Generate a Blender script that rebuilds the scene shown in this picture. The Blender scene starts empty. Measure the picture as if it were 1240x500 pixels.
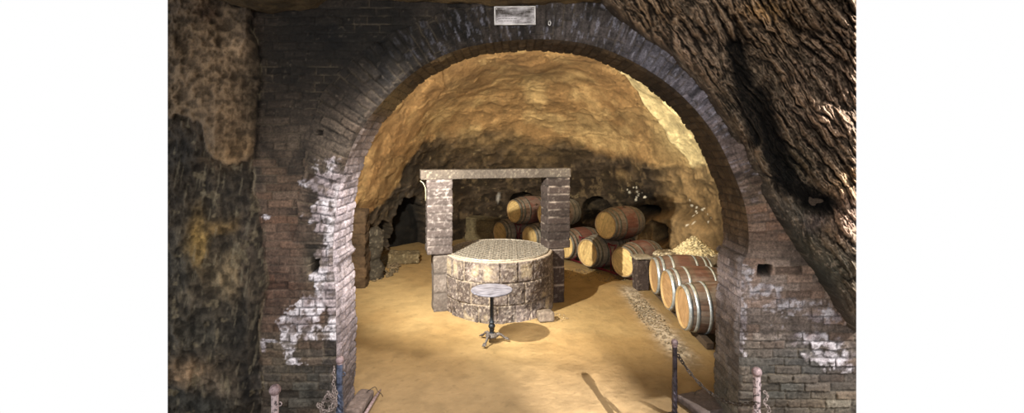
import bpy, bmesh, math, random
import numpy as np
from mathutils import Vector, Matrix
random.seed(7)
scn = bpy.context.scene
COL = scn.collection
PI = math.pi
F = 600.0            # focal length in pixels of the 1240 wide frame
CZ = 2.65            # camera height
HX, HY = 620.0, 173.0

def P(px, py, Y):
    return Vector(((px-HX)/F*Y, Y, CZ-(py-HY)/F*Y))

# ------------------------------------------------------------------ noise
def _h(ix, iy, iz, seed):
    n = (ix.astype(np.int64)*374761393 + iy.astype(np.int64)*668265263 + iz.astype(np.int64)*2147483647 + seed*1274126177) & 0xFFFFFFFF
    n = ((n ^ (n >> 13))*1274126177) & 0xFFFFFFFF
    n = ((n ^ (n >> 15))*2246822519) & 0xFFFFFFFF
    return ((n ^ (n >> 16)) & 0xFFFFFF)/float(0xFFFFFF)
def vnoise(x, y, z, seed=0):
    x, y, z = np.broadcast_arrays(np.asarray(x, float), np.asarray(y, float), np.asarray(z, float))
    ix, iy, iz = np.floor(x), np.floor(y), np.floor(z)
    fx, fy, fz = x-ix, y-iy, z-iz
    ux, uy, uz = fx*fx*fx*(fx*(fx*6-15)+10), fy*fy*fy*(fy*(fy*6-15)+10), fz*fz*fz*(fz*(fz*6-15)+10)
    ix = ix.astype(np.int64); iy = iy.astype(np.int64); iz = iz.astype(np.int64)
    def g(a, b, c): return _h(ix+a, iy+b, iz+c, seed)
    x00 = g(0,0,0)*(1-ux)+g(1,0,0)*ux
    x10 = g(0,1,0)*(1-ux)+g(1,1,0)*ux
    x01 = g(0,0,1)*(1-ux)+g(1,0,1)*ux
    x11 = g(0,1,1)*(1-ux)+g(1,1,1)*ux
    return ((x00*(1-uy)+x10*uy)*(1-uz)+(x01*(1-uy)+x11*uy)*uz)*2-1
def fbm(x, y, z=0.0, o=4, seed=0, lac=2.03, gain=.5):
    s = 0; a = 1; t = 0; f = 1
    for i in range(o):
        s = s+a*vnoise(x*f+i*17.3, y*f+i*5.7, z*f+i*9.1, seed+i); t += a; a *= gain; f *= lac
    return s/t
def ridged(x, y, z=0.0, o=4, seed=0):
    s = 0; a = 1; t = 0; f = 1
    for i in range(o):
        n = 1-np.abs(vnoise(x*f+i*7.3, y*f+i*3.7, z*f, seed+i))*2.0
        s = s+a*n; t += a; a *= .5; f *= 2.1
    return s/t
def worley(x, y, seed=0):
    ix = np.floor(x).astype(np.int64); iy = np.floor(y).astype(np.int64)
    f1 = np.full(x.shape, 9.0); f2 = np.full(x.shape, 9.0); idv = np.zeros(x.shape)
    zz = np.zeros_like(ix)
    for a in (-1,0,1):
        for b in (-1,0,1):
            cx = ix+a; cy = iy+b
            jx = _h(cx, cy, zz, seed); jy = _h(cx, cy, zz+1, seed); v = _h(cx, cy, zz+2, seed)
            d = np.hypot(cx+jx-x, cy+jy-y)
            cl = d < f1
            f2 = np.where(cl, f1, np.minimum(f2, d)); idv = np.where(cl, v, idv); f1 = np.where(cl, d, f1)
    return f1, f2, idv
def ss(a, b, x):
    t = np.clip((x-a)/(b-a), 0, 1); return t*t*(3-2*t)
def lin(c):
    c = np.asarray(c, float)/255.0
    return np.where(c <= .04045, c/12.92, ((c+.055)/1.055)**2.4)
def mixc(a, b, t):
    t = np.asarray(t)[..., None]
    return a*(1-t)+b*t
def blobs(px, py, base, lst):
    """smooth colour map over a surface: list of (u, v, ru, rv, sRGB, strength)"""
    c = np.ones(px.shape+(3,))*lin(base)
    for (u, v, ru, rv, col, s) in lst:
        w = np.exp(-(((px-u)/ru)**2+((py-v)/rv)**2))*s
        c = mixc(c, lin(col), np.clip(w, 0, 1))
    return c

def blur(a, k, wrap=False):
    for ax in (0, 1):
        p = [(0, 0), (0, 0)]; p[ax] = (k, k)
        b = np.pad(a, p, mode='wrap' if (wrap and ax == 0) else 'edge'); c = np.cumsum(b, axis=ax); z = np.zeros_like(np.take(c, [0], axis=ax))
        c = np.concatenate([z, c], axis=ax); n = a.shape[ax]; w = 2*k+1
        a = (np.take(c, range(w, w+n), axis=ax)-np.take(c, range(0, n), axis=ax))/w
    return a

# ------------------------------------------------------------------ materials
def nd(nt, t, **kw):
    n = nt.nodes.new(t)
    for k, v in kw.items(): setattr(n, k, v)
    return n
def rock_mat(name, scale=30, vary=.35, bump=.3, rough=.85, bdist=.02, spec=.3, gain=1.0, scale2=None):
    m = bpy.data.materials.new(name); m.use_nodes = True; nt = m.node_tree; L = nt.links
    b = nt.nodes['Principled BSDF']
    at = nd(nt, 'ShaderNodeAttribute'); at.attribute_name = 'Col'
    tc = nd(nt, 'ShaderNodeTexCoord')
    n1 = nd(nt, 'ShaderNodeTexNoise'); n1.inputs['Scale'].default_value = scale; n1.inputs['Detail'].default_value = 7; n1.inputs['Roughness'].default_value = .65
    L.new(tc.outputs['Object'], n1.inputs['Vector'])
    mr = nd(nt, 'ShaderNodeMapRange'); mr.inputs[1].default_value = .3; mr.inputs[2].default_value = .7
    mr.inputs[3].default_value = (1-vary)*gain; mr.inputs[4].default_value = (1+vary)*gain
    L.new(n1.outputs['Fac'], mr.inputs[0])
    vm = nd(nt, 'ShaderNodeVectorMath', operation='SCALE')
    L.new(at.outputs['Color'], vm.inputs[0]); L.new(mr.outputs[0], vm.inputs['Scale'])
    L.new(vm.outputs[0], b.inputs['Base Color'])
    b.inputs['Roughness'].default_value = rough
    b.inputs['Specular IOR Level'].default_value = spec
    n2 = nd(nt, 'ShaderNodeTexNoise'); n2.inputs['Scale'].default_value = scale2 or scale*1.7; n2.inputs['Detail'].default_value = 8; n2.inputs['Roughness'].default_value = .7
    L.new(tc.outputs['Object'], n2.inputs['Vector'])
    bp = nd(nt, 'ShaderNodeBump'); bp.inputs['Strength'].default_value = bump; bp.inputs['Distance'].default_value = bdist
    L.new(n2.outputs['Fac'], bp.inputs['Height']); L.new(bp.outputs[0], b.inputs['Normal'])
    return m
def solid_mat(name, c, c2=None, scale=20, rough=.6, metal=0, bump=.15, bdist=.005, stretch=(1,1,1), wave=None, pos=(.35,.65)):
    m = bpy.data.materials.new(name); m.use_nodes = True; nt = m.node_tree; L = nt.links
    b = nt.nodes['Principled BSDF']
    tc = nd(nt, 'ShaderNodeTexCoord'); mp = nd(nt, 'ShaderNodeMapping'); mp.inputs['Scale'].default_value = stretch
    L.new(tc.outputs['Object'], mp.inputs[0])
    n = nd(nt, 'ShaderNodeTexNoise'); n.inputs['Scale'].default_value = scale; n.inputs['Detail'].default_value = 6; n.inputs['Roughness'].default_value = .6
    L.new(mp.outputs[0], n.inputs['Vector'])
    cr = nd(nt, 'ShaderNodeValToRGB'); cr.color_ramp.elements[0].position = pos[0]; cr.color_ramp.elements[1].position = pos[1]
    cr.color_ramp.elements[0].color = (*lin(c), 1); cr.color_ramp.elements[1].color = (*lin(c2 or c), 1)
    L.new(n.outputs['Fac'], cr.inputs[0]); L.new(cr.outputs[0], b.inputs['Base Color'])
    b.inputs['Roughness'].default_value = rough; b.inputs['Metallic'].default_value = metal
    bp = nd(nt, 'ShaderNodeBump'); bp.inputs['Strength'].default_value = bump; bp.inputs['Distance'].default_value = bdist
    L.new(n.outputs['Fac'], bp.inputs['Height']); L.new(bp.outputs[0], b.inputs['Normal'])
    return m

M_brick = rock_mat('brick_wall', 60, .5, .7, .8, .012)
M_rockL = rock_mat('earthen_rock', 42, .3, .8, .9, .03)
M_rockR = rock_mat('ridged_rock', 40, .35, .7, .8, .03, spec=.3)
M_vault = rock_mat('sandstone_vault', 16, .26, .6, .9, .05, scale2=18)
M_floor = rock_mat('sandy_floor', 5, .10, .35, .92, .02, scale2=25, spec=.15)
M_stone = rock_mat('well_stone', 30, .3, .5, .85, .015)
M_loose = rock_mat('loose_stone', 25, .3, .6, .9, .02)
M_stave = rock_mat('oak_staves', 18, .2, .25, .6, .005)
M_head = rock_mat('oak_head', 25, .12, .2, .55, .004)
M_hoop = solid_mat('galvanised_hoop', (120,124,126), (165,168,168), 12, .42, .6)
M_red = solid_mat('dark_red_rack_paint', (70,14,24), (110,28,40), 20, .45, .1)
M_iron = solid_mat('rusty_wrought_iron', (20,19,24), (74,68,78), 28, .38, .5, .4, .004)
M_irontop = solid_mat('rust_pink_iron', (96,80,80), (150,130,132), 45, .6, .2, .4, .003)
M_ironpale = solid_mat('flaking_pale_iron', (40,34,38), (170,154,156), 32, .6, .2, .4, .003, pos=(.40,.52))
M_ironblue = solid_mat('blue_black_iron', (30,36,50), (92,102,126), 26, .4, .35, .4, .003)
M_chain = solid_mat('chain_iron', (30,26,24), (80,70,62), 30, .5, .5)
M_chainL = solid_mat('pale_rusty_chain', (84,72,68), (150,138,134), 40, .6, .3)
M_dark = solid_mat('cast_iron_column', (24,28,34), (48,54,62), 20, .4, .4)
M_foot = solid_mat('pitted_cast_iron', (50,46,44), (112,104,100), 60, .6, .3, .5, .006)
M_marble = solid_mat('grey_marble', (70,70,80), (122,122,134), 9, .35, 0, .05, .002, (1,2.5,1))
M_grate = solid_mat('galvanised_grille', (110,104,96), (176,168,156), 30, .5, .3)
M_plate = solid_mat('brushed_plate', (64,58,54), (190,186,188), 5, .35, .5, .1, .002, (1,1,2), pos=(.42,.6))
M_frame = solid_mat('bright_plate_frame', (170,166,162), (225,222,220), 10, .35, .5)
M_line = solid_mat('engraved_line', (90,86,88), (120,116,118), 10, .6)
M_wire = solid_mat('pale_cable', (130,122,98), (160,152,128), 10, .5)
M_black = solid_mat('black_cavity', (8,7,6), (14,12,10), 10, .95)
M_timber = solid_mat('old_timber', (40,30,22), (80,64,48), 14, .8, 0, .3, .004, (1,6,1))

# ------------------------------------------------------------------ mesh builders
def link(o, parent=None):
    COL.objects.link(o)
    if parent is not None: o.parent = parent
    return o
def mesh_np(name, verts, quads, col=None, mat=None, parent=None, smooth=True):
    me = bpy.data.meshes.new(name)
    nv = len(verts); nq = len(quads); k = quads.shape[1]
    me.vertices.add(nv); me.vertices.foreach_set('co', np.ascontiguousarray(verts, dtype=np.float32).ravel())
    me.loops.add(nq*k); me.loops.foreach_set('vertex_index', np.ascontiguousarray(quads, dtype=np.int32).ravel())
    me.polygons.add(nq); me.polygons.foreach_set('loop_start', np.arange(0, nq*k, k, dtype=np.int32))
    me.polygons.foreach_set('loop_total', np.full(nq, k, dtype=np.int32))
    me.update(calc_edges=True); me.validate()
    if smooth: me.polygons.foreach_set('use_smooth', np.ones(len(me.polygons), dtype=bool))
    if col is not None:
        a = me.color_attributes.new('Col', 'FLOAT_COLOR', 'POINT')
        c = np.ones((nv, 4), dtype=np.float32); c[:, :3] = np.clip(col.reshape(-1, 3), 0.002, .92)
        a.data.foreach_set('color', c.ravel())
    if mat: me.materials.append(mat)
    o = bpy.data.objects.new(name, me); link(o, parent)
    return o
def grid_quads(nu, nv, wrap=False, mask=None):
    i = np.arange(nu if wrap else nu-1); j = np.arange(nv-1)
    I, J = np.meshgrid(i, j, indexing='ij')
    I2 = (I+1) % nu
    q = np.stack([I*nv+J, I2*nv+J, I2*nv+J+1, I*nv+J+1], -1)
    if mask is not None: q = q[mask]
    return q.reshape(-1, 4)
def obj(name, bm, mat, parent=None, smooth=False, bevel=0):
    me = bpy.data.meshes.new(name); bm.normal_update(); bm.to_mesh(me); bm.free()
    me.materials.append(mat)
    if smooth: me.polygons.foreach_set('use_smooth', [True]*len(me.polygons))
    o = bpy.data.objects.new(name, me); link(o, parent)
    if bevel:
        md = o.modifiers.new('bevel', 'BEVEL'); md.width = bevel; md.segments = 2
    return o
def thing(name, label, cat, loc=(0,0,0), rotz=0, group=None):
    o = bpy.data.objects.new(name, None); o.empty_display_size = .1; link(o)
    o.location = loc; o.rotation_euler = (0,0,rotz); tag(o, label, cat, group); return o
def tag(o, label, cat, group=None, kind=None):
    o['label'] = label; o['category'] = cat
    if group: o['group'] = group
    if kind: o['kind'] = kind
    return o
def struct(o, label=None, cat=None):
    o['kind'] = 'structure'
    if label: o['label'] = label
    if cat: o['category'] = cat
    return o
def dup(root, loc, rot, label, group=None, name=None):
    r = root.copy(); COL.objects.link(r); r.location = loc; r.rotation_euler = rot; r['label'] = label
    if group: r['group'] = group
    for ch in list(root.children):
        c = ch.copy(); COL.objects.link(c); c.parent = r
        for g in list(ch.children):
            d = g.copy(); COL.objects.link(d); d.parent = c
    return r
def bm_box(bm, c, s, rot=None):
    M = Matrix.Translation(Vector(c)) @ (rot.to_4x4() if rot else Matrix()) @ Matrix.Diagonal((s[0], s[1], s[2], 1))
    bmesh.ops.create_cube(bm, size=1, matrix=M)
def bm_tube(bm, pts, r, seg=8, closed=False, cap=True):
    pts = [Vector(p) for p in pts]; n = len(pts); rings = []
    rr = r if isinstance(r, (list, tuple)) else [r]*n
    up = None
    for i in range(n):
        if closed: t = pts[(i+1) % n]-pts[i-1]
        else: t = pts[min(i+1, n-1)]-pts[max(i-1, 0)]
        t.normalize()
        if up is None:
            up = Vector((0,0,1)) if abs(t.z) < .9 else Vector((1,0,0))
        a = t.cross(up).normalized(); b = a.cross(t).normalized(); up = b
        rings.append([bm.verts.new(pts[i]+(a*math.cos(2*PI*k/seg)+b*math.sin(2*PI*k/seg))*rr[i]) for k in range(seg)])
    m = n if closed else n-1
    for i in range(m):
        A, B = rings[i], rings[(i+1) % n]
        for k in range(seg): bm.faces.new((A[k], A[(k+1) % seg], B[(k+1) % seg], B[k]))
    if cap and not closed:
        bm.faces.new(rings[0][::-1]); bm.faces.new(rings[-1])
def bm_lathe(bm, prof, seg=48, M=None, cap=True):
    M = M or Matrix(); rings = []
    for (r, z) in prof:
        rings.append([bm.verts.new(M @ Vector((r*math.cos(2*PI*k/seg), r*math.sin(2*PI*k/seg), z))) for k in range(seg)])
    for A, B in zip(rings, rings[1:]):
        for k in range(seg): bm.faces.new((A[k], A[(k+1) % seg], B[(k+1) % seg], B[k]))
    if cap:
        if prof[0][0] > 1e-6: bm.faces.new(rings[0][::-1])
        if prof[-1][0] > 1e-6: bm.faces.new(rings[-1])

# ------------------------------------------------------------------ brick pattern
def bricks(x, z, bl=.235, ch=.0762, seed=1, warp=1.0):
    x = x+warp*.012*fbm(x*3, z*3, 0, 3, seed+50); z = z+warp*(.012*fbm(x*1.3, z*1.3, 3, 2, seed+60)+.005*fbm(x*9, z*9, 3, 2, seed+61))
    row = np.floor(z/ch); rr = _h(row.astype(np.int64), row.astype(np.int64)*0, row.astype(np.int64)*0, seed)
    off = (row % 2)*bl*.5+rr*.09
    u = (x+off)/bl; ci = np.floor(u); fu = u-ci
    hdr = _h(ci.astype(np.int64), row.astype(np.int64), (row*0).astype(np.int64)+5, seed) > .86
    sub = np.where(hdr, np.floor(fu*2), 0)
    du = np.where(hdr, np.minimum((fu*2) % 1, 1-(fu*2) % 1)*bl*.5, np.minimum(fu, 1-fu)*bl)
    fz = z/ch-row; dz = np.minimum(fz, 1-fz)*ch
    d = np.minimum(du, dz)
    ii = ci.astype(np.int64)*3+sub.astype(np.int64)
    r1 = _h(ii, row.astype(np.int64), (row*0).astype(np.int64)+1, seed); r2 = _h(ii, row.astype(np.int64), (row*0).astype(np.int64)+2, seed)
    return d, r1, r2

# ------------------------------------------------------------------ arch curve (inner edge), from floor left over the crown to floor right
AP = [(427,506),(427,420),(426,340),(423,306),(425,260),(432,215),(450,165),(480,125),(520,90),(570,68),(640,59),(700,64),(750,82),(800,115),(840,160),(865,210),(878,250),(880,290),(873,308),(872,345),(870,400),(868,506)]
ap = np.array([((a-HX)/120.0, CZ-(b-HY)/120.0) for a, b in AP])
def catmull(pts, n):
    pts = np.vstack([2*pts[0]-pts[1], pts, 2*pts[-1]-pts[-2]]); out = []
    for i in range(1, len(pts)-2):
        for t in np.linspace(0, 1, n, endpoint=False):
            p0, p1, p2, p3 = pts[i-1:i+3]
            out.append(.5*((2*p1)+(-p0+p2)*t+(2*p0-5*p1+4*p2-p3)*t*t+(-p0+3*p1-3*p2+p3)*t**3))
    out.append(pts[-2]); return np.array(out)
arch = catmull(ap, 24)
seg = np.hypot(*np.diff(arch, axis=0).T); arcs = np.concatenate([[0], np.cumsum(seg)]); AL = arcs[-1]
ACX, ACZ = .25, 1.75
ath = np.unwrap(np.arctan2(arch[:, 1]-ACZ, arch[:, 0]-ACX))
ar = np.hypot(arch[:, 1]-ACZ, arch[:, 0]-ACX)
# polar lookup: measure angle clockwise from straight down through left
def pol(x, z):
    a = np.arctan2(x-ACX, -(z-ACZ))     # 0 = down, negative = left, +-pi = up
    a = np.where(a > 0, a-2*PI, a)      # left: -0..-pi ; right: -pi..-2pi
    return -a
pa = pol(arch[:, 0], arch[:, 1]); srt = np.argsort(pa)
def archR(x, z):
    a = pol(x, z); return np.interp(a, pa[srt], ar[srt]), np.hypot(x-ACX, z-ACZ), np.interp(a, pa[srt], arcs[srt]), a

YF, YB = 4.55, 5.02
XE = (1037-620)/F*YF
# ------------------------------------------------------------------ front wall with arch, and left earthen wall
def build_front():
    res = .0095
    nx = int(2*XE/res)+1; xs = np.linspace(-XE, XE, nx); zs = np.linspace(-.02, 4.06, int(4.08/res))
    X, Z = np.meshgrid(xs, zs, indexing='ij')
    px = HX+X/YF*F; py = HY-(Z-CZ)/YF*F
    R, r, s, a = archR(X, Z)
    inside = r < R
    quad_in = inside[:-1, :-1] & inside[1:, :-1] & inside[:-1, 1:] & inside[1:, 1:]
    allin = inside[:-1, :-1].astype(int)+inside[1:, :-1]+inside[:-1, 1:]+inside[1:, 1:]
    keep = allin <= 1
    # snap kept inside vertices and their outside neighbours onto the curve
    near = np.zeros(inside.shape, bool)
    near[:-1, :-1] |= keep; near[1:, :-1] |= keep; near[:-1, 1:] |= keep; near[1:, 1:] |= keep
    dropn = np.zeros(inside.shape, bool); dk = ~keep
    dropn[:-1, :-1] |= dk; dropn[1:, :-1] |= dk; dropn[:-1, 1:] |= dk; dropn[1:, 1:] |= dk
    edge = near & dropn & (r < R+.03)
    k = np.where(edge, R/np.maximum(r, 1e-3), 1)
    X2 = ACX+(X-ACX)*k; Z2 = ACZ+(Z-ACZ)*k
    # pattern
    d, b1, b2 = bricks(X, Z)
    rt = .36+.05*fbm(s*6, s*0, 0, 2, 31)+.14*np.exp(-((px-430)/60)**2-((py-120)/70)**2)
    rad = r-R
    rsc = s+.01*fbm(X*8, Z*8, 0, 3, 32)
    vi = np.floor(rsc/.078); fv = rsc/.078-vi
    vr = _h(vi.astype(np.int64), (vi*0).astype(np.int64), (vi*0).astype(np.int64), 33)
    split = .12+.1*vr+(.0)
    two = np.floor((rad+vr*.2)/.24); fr = (rad+vr*.2)/.24-two
    dv = np.minimum(np.minimum(fv, 1-fv)*.078, np.minimum(fr, 1-fr)*.24)
    vid = vi.astype(np.int64)*5+two.astype(np.int64)
    v1 = _h(vid, vid*0, vid*0+1, 34); v2 = _h(vid, vid*0, vid*0+2, 34)
    ring = (rad < rt) & (Z > 1.72+.1*(px > 620))
    d = np.where(ring, dv, d); b1 = np.where(ring, v1, b1); b2 = np.where(ring, v2, b2)
    d = np.where(ring, np.minimum(d, np.abs(rad-rt)+.002), d)
    m = ss(.001, .0075, d+.003*fbm(X*40, Z*40, 0, 2, 35))   # 0 mortar, 1 brick
    worn = ss(-.15, .5, fbm(X*2.2, Z*2.2, 0, 4, 36))
    n1 = fbm(X*14, Z*14, 0, 5, 37); n2 = fbm(X*2, Z*2, 2, 4, 38); n3 = fbm(X*50, Z*50, 0, 3, 39)
    H = m*(.011+.012*b1*(1-.4*worn))+.012*n1+.03*n2+.005*n3
    H += ring*.012
    H += .04*ss(.65, .95, b2)*m*0.4
    H -= m*.03*ss(.93, .99, b1)
    # ---- colours
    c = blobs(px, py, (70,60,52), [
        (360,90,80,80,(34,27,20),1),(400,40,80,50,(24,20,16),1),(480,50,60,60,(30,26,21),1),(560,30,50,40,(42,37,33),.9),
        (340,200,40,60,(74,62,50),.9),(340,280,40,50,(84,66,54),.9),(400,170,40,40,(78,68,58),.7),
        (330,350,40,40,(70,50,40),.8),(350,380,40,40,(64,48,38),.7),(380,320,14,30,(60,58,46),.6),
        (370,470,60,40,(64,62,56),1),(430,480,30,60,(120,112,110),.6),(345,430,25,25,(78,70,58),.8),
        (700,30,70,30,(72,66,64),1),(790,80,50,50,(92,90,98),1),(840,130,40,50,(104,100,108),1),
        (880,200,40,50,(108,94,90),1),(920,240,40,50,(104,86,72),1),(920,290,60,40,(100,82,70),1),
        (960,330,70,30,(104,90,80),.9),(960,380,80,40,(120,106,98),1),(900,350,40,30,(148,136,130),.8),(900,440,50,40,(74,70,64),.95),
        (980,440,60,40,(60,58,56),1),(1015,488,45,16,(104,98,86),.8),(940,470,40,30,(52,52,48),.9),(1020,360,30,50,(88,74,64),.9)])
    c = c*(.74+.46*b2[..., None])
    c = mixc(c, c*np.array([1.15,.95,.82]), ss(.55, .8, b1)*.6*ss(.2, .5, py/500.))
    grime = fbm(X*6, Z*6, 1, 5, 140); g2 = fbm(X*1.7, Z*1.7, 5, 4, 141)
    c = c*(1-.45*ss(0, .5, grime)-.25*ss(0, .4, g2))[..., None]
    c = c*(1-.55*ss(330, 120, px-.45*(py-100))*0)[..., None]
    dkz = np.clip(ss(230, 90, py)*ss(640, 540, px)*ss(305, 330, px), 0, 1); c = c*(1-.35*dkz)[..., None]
    # mortar: slightly lighter, sooty on top
    mort = mixc(c*1.5, np.ones_like(c)*lin((150,140,125)), .12)
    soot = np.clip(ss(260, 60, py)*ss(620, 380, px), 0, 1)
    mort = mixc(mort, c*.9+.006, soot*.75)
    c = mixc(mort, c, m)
    # thin pale mortar lines here and there
    ln = (1-m)*ss(-.05, .3, fbm(X*4, Z*4, 0, 4, 41)); c = mixc(c, np.ones_like(c)*lin((122,108,88)), ln*.42)
    # scratches, plus glints painted into the colour of the top ring
    gx = X-ACX; gz = Z-ACZ; gt = np.arctan2(gx, gz)*2.2; gr = np.hypot(gx, gz)
    gl = ss(.2, .55, fbm(gt*42, gr*13, 0, 4, 42))*ring*ss(300, 150, py)*ss(430, 640, px); c = mixc(c, np.ones_like(c)*lin((150,150,164)), gl*.42)
    dkr = ss(.1, .4, fbm(gt*30, gr*6, 3, 4, 43))*ring; c = mixc(c, c*.35, dkr*.7)
    gl = ss(.3, .6, n3)*ss(.1, .4, n1); c = mixc(c, np.ones_like(c)*lin((140,128,112)), gl*.12)
    # efflorescence, following brick edges
    def field(l):
        w = 0
        for (u, v, ru, rv, st) in l: w = np.maximum(w, st*np.exp(-(((px-u)/ru)**2+((py-v)/rv)**2)))
        return w
    wf = field([(405,250,24,60,1.15),(400,330,22,50,1.05),(408,380,16,40,.9),(395,222,28,14,1.05),(370,388,24,22,.85),(350,405,13,30,.8),(380,370,26,14,.85),(358,440,14,12,.6),
                (925,352,34,10,.85),(960,368,40,9,.85),(995,385,24,12,.8),(985,410,40,11,.8),(1000,430,40,10,.75),(900,340,14,24,.8),(896,390,12,60,.62),(935,378,40,24,.55),(322,263,7,4,.9),(318,418,9,9,.75),(325,412,14,3,.9),(1020,445,24,12,.7),
                (440,205,16,22,.75),(455,170,12,18,.6)])
    eff = ss(.40, .56, wf+.24*(b2-.5)+.34*n1+.12*n3)
    wcol = mixc(np.ones_like(c)*lin((182,177,182)), np.ones_like(c)*lin((124,114,116)), ss(-.3, .35, fbm(X*9, Z*9, 0, 5, 44)))*(.72+.3*b1[..., None])
    wcol = mixc(wcol, wcol*.55, (1-m)*.8)
    wcol = np.where((px > 700)[..., None], wcol*.78, wcol)
    eff = eff*(1-.7*ss(.02, .3, fbm(X*20, Z*20, 3, 4, 145)))
    c = mixc(c, wcol, eff*.93)
    H += eff*.004
    # putlog holes
    def hole(u, v, w, h): return ss(1.15, .8, np.maximum(np.abs(px-u+.15*(py-v))/w, np.abs(py-v)/h)+.25*n1)
    for h in (hole(381,322,5,9), hole(925,327,8,7), hole(388,161,4,3)*.4):
        H = H-h*.25; c = mixc(c, np.ones_like(c)*.004, h)
    cav = H-blur(H, 3); c = c*(.62+.7*ss(-.006, .006, cav))[..., None]  # crevice shade put into the brick colour from the height relief
    # left boundary (wall | earthen rock)
    bx = np.interp(py, [-20,20,40,60,100,130,180,230,260,310,340,370,400,430,470,510], [300,306,304,313,315,312,309,304,314,320,322,316,312,312,316,316])+2.5*fbm(py/9.0, py*0, 0, 3, 45)
    left = px < bx
    groove = np.exp(-((px-bx)/3.0)**2); H -= groove*.035
    edgew = np.exp(-((px-bx-2)/1.8)**2)*ss(-.2, .2, fbm(py/22., py*0, 7, 2, 46)+.05)
    c = mixc(c, np.ones_like(c)*lin((150,136,112)), edgew*.55*(py > 30))
    # taper at arch edge
    tp = ss(0, .03, rad); H = H*tp+(1-tp)*(.012*n1)
    # ---- earthen rock
    Lp, Lq = px, py
    wpx = px+10*fbm(px/30, py/30, 0, 3, 51); wpy = py+10*fbm(px/30, py/30, 5, 3, 52)
    up = np.clip(ss(205, 190, wpy-.0*px)*1, 0, 1)
    ub = np.interp(px, [203,215,245,250,270,300,315], [142,140,150,185,198,195,180])+6*fbm(px/9, py/9, 0, 3, 53)
    up = ss(2, -2, py-ub)
    big = fbm(X*2.2, Z*2.2, 0, 5, 54); rg = ridged(X*3.5, Z*3.0, 0, 5, 55); fn = fbm(X*16, Z*16, 0, 5, 56)
    vf = fbm(X*34, Z*34, 0, 4, 150); fr_ = ridged(X*9, Z*7, 2, 5, 151)
    Hr = .10*big+.05*rg+.03*fn+.012*fr_+.007*vf+up*(.07+.07*np.exp(-((px-262)/38)**2-((py-130)/70)**2))
    Hr += .03*ss(.3, -.3, (px-bx)/30)
    Hr -= .05*np.exp(-((px-309)/6)**2)*ss(380, 430, py)
    cr = blobs(wpx, wpy, (52,45,36), [
        (250,70,50,60,(98,80,60),1),(285,60,20,30,(122,102,80),.8),(225,120,30,40,(92,76,58),.9),(270,140,30,40,(100,82,62),1),(285,185,24,16,(112,90,64),.9),
        (254,18,14,10,(60,44,32),1),(300,30,14,40,(44,36,28),.8),(230,8,40,10,(84,68,52),.7),
        (225,185,28,40,(38,34,29),1),(290,230,20,30,(40,35,28),.8),
        (236,290,9,28,(150,122,70),.9),(262,272,24,10,(120,96,58),.7),(275,335,22,22,(128,110,82),.85),(222,355,12,8,(110,98,80),.6),
        (215,320,16,40,(56,52,44),.8),(300,300,8,60,(60,52,44),.7),
        (240,400,40,30,(58,54,46),1),(290,400,20,40,(30,28,24),.9),(225,448,26,14,(122,100,76),1),(262,460,26,14,(96,84,70),.8),(240,485,40,20,(52,52,48),.9),(300,470,10,40,(12,12,12),.9),(320,470,12,30,(70,66,64),.5)])
    cr = cr*(.92+.2*ss(-.5, .6, fn)[..., None])*(1.2+.25*up)[..., None]
    cvr = Hr-blur(Hr, 5); cr = cr*(.62+.7*ss(-.014, .014, cvr))[..., None]; cvr = Hr-blur(Hr, 14); cr = cr*(.8+.35*ss(-.03, .03, cvr))[..., None]  # relief shading painted into the rock colour, darker in its hollows
    crk = ss(.93, .99, ridged(X*1.6+.3*fn, Z*1.6, 4, 2, 57)); cr = mixc(cr, cr*.35, crk*.7)
    lt = ss(.3, .5, fbm(X*11, Z*11, 9, 4, 58))*(1-up); cr = mixc(cr, np.ones_like(cr)*lin((128,116,92)), lt*.5)
    sc = ss(.15, .5, fbm(X*30+Z*8, Z*5, 9, 4, 59))*(1-up); cr = mixc(cr, cr*.4, sc*.6)
    sc = ss(.25, .5, fbm(X*36-Z*6, Z*7, 19, 4, 159))*(1-up); cr = mixc(cr, np.ones_like(cr)*lin((140,130,108)), sc*.3)
    Hr = Hr-groove*.03
    Y = np.where(left, YF-Hr, YF-H)
    # relief swells towards the viewer, not sideways, near the two cut ends
    X2 = X2*(1+(Y/YF-1)*ss(2.0, 2.6, np.abs(X2)))
    C = np.where(left[..., None], cr, c)
    V = np.stack([X2, Y, Z2], -1).reshape(-1, 3)
    lq = left[:-1, :-1]
    qf = grid_quads(nx, len(zs), mask=keep & ~lq); ql = grid_quads(nx, len(zs), mask=keep & lq)
    def compact(q, nm, mat):
        u, inv = np.unique(q.ravel(), return_inverse=True)
        return mesh_np(nm, V[u], inv.reshape(-1, 4), C.reshape(-1, 3)[u], mat)
    # intrados sweep (lining of the arch), joined to the brick wall mesh
    ns = int(AL/.010); sv = np.linspace(0, AL, ns)
    ax = np.interp(sv, arcs, arch[:, 0]); az = np.interp(sv, arcs, arch[:, 1])
    tx = np.gradient(ax); tz = np.gradient(az); tl = np.hypot(tx, tz); nxv = -tz/tl; nzv = tx/tl   # outward (left side start going up -> outward = -x)
    # orientation check
    if (nxv[10]) > 0: nxv, nzv = -nxv, -nzv
    ds = np.linspace(0, YB-YF+.04, 46)
    S, D = np.meshgrid(sv, ds, indexing='ij')
    dd, i1, i2 = bricks(D+.07, S, .25, .078, 71, .6)
    mm = ss(.001, .008, dd)
    j1 = fbm(S*14, D*14, 0, 4, 72); j2 = fbm(S*3, D*3, 0, 3, 73)
    Hi = mm*(.008+.012*i1)+.012*j1+.02*j2
    tpi = ss(0, .05, D); Hi = Hi*tpi
    spx = np.interp(S, arcs, HX+arch[:, 0]*120); spy = np.interp(S, arcs, HY+(CZ-arch[:, 1])*120)
    # imposts
    imp = np.exp(-((spy-303)/4.0)**4)*.03; Hi = Hi+imp*tpi
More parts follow.
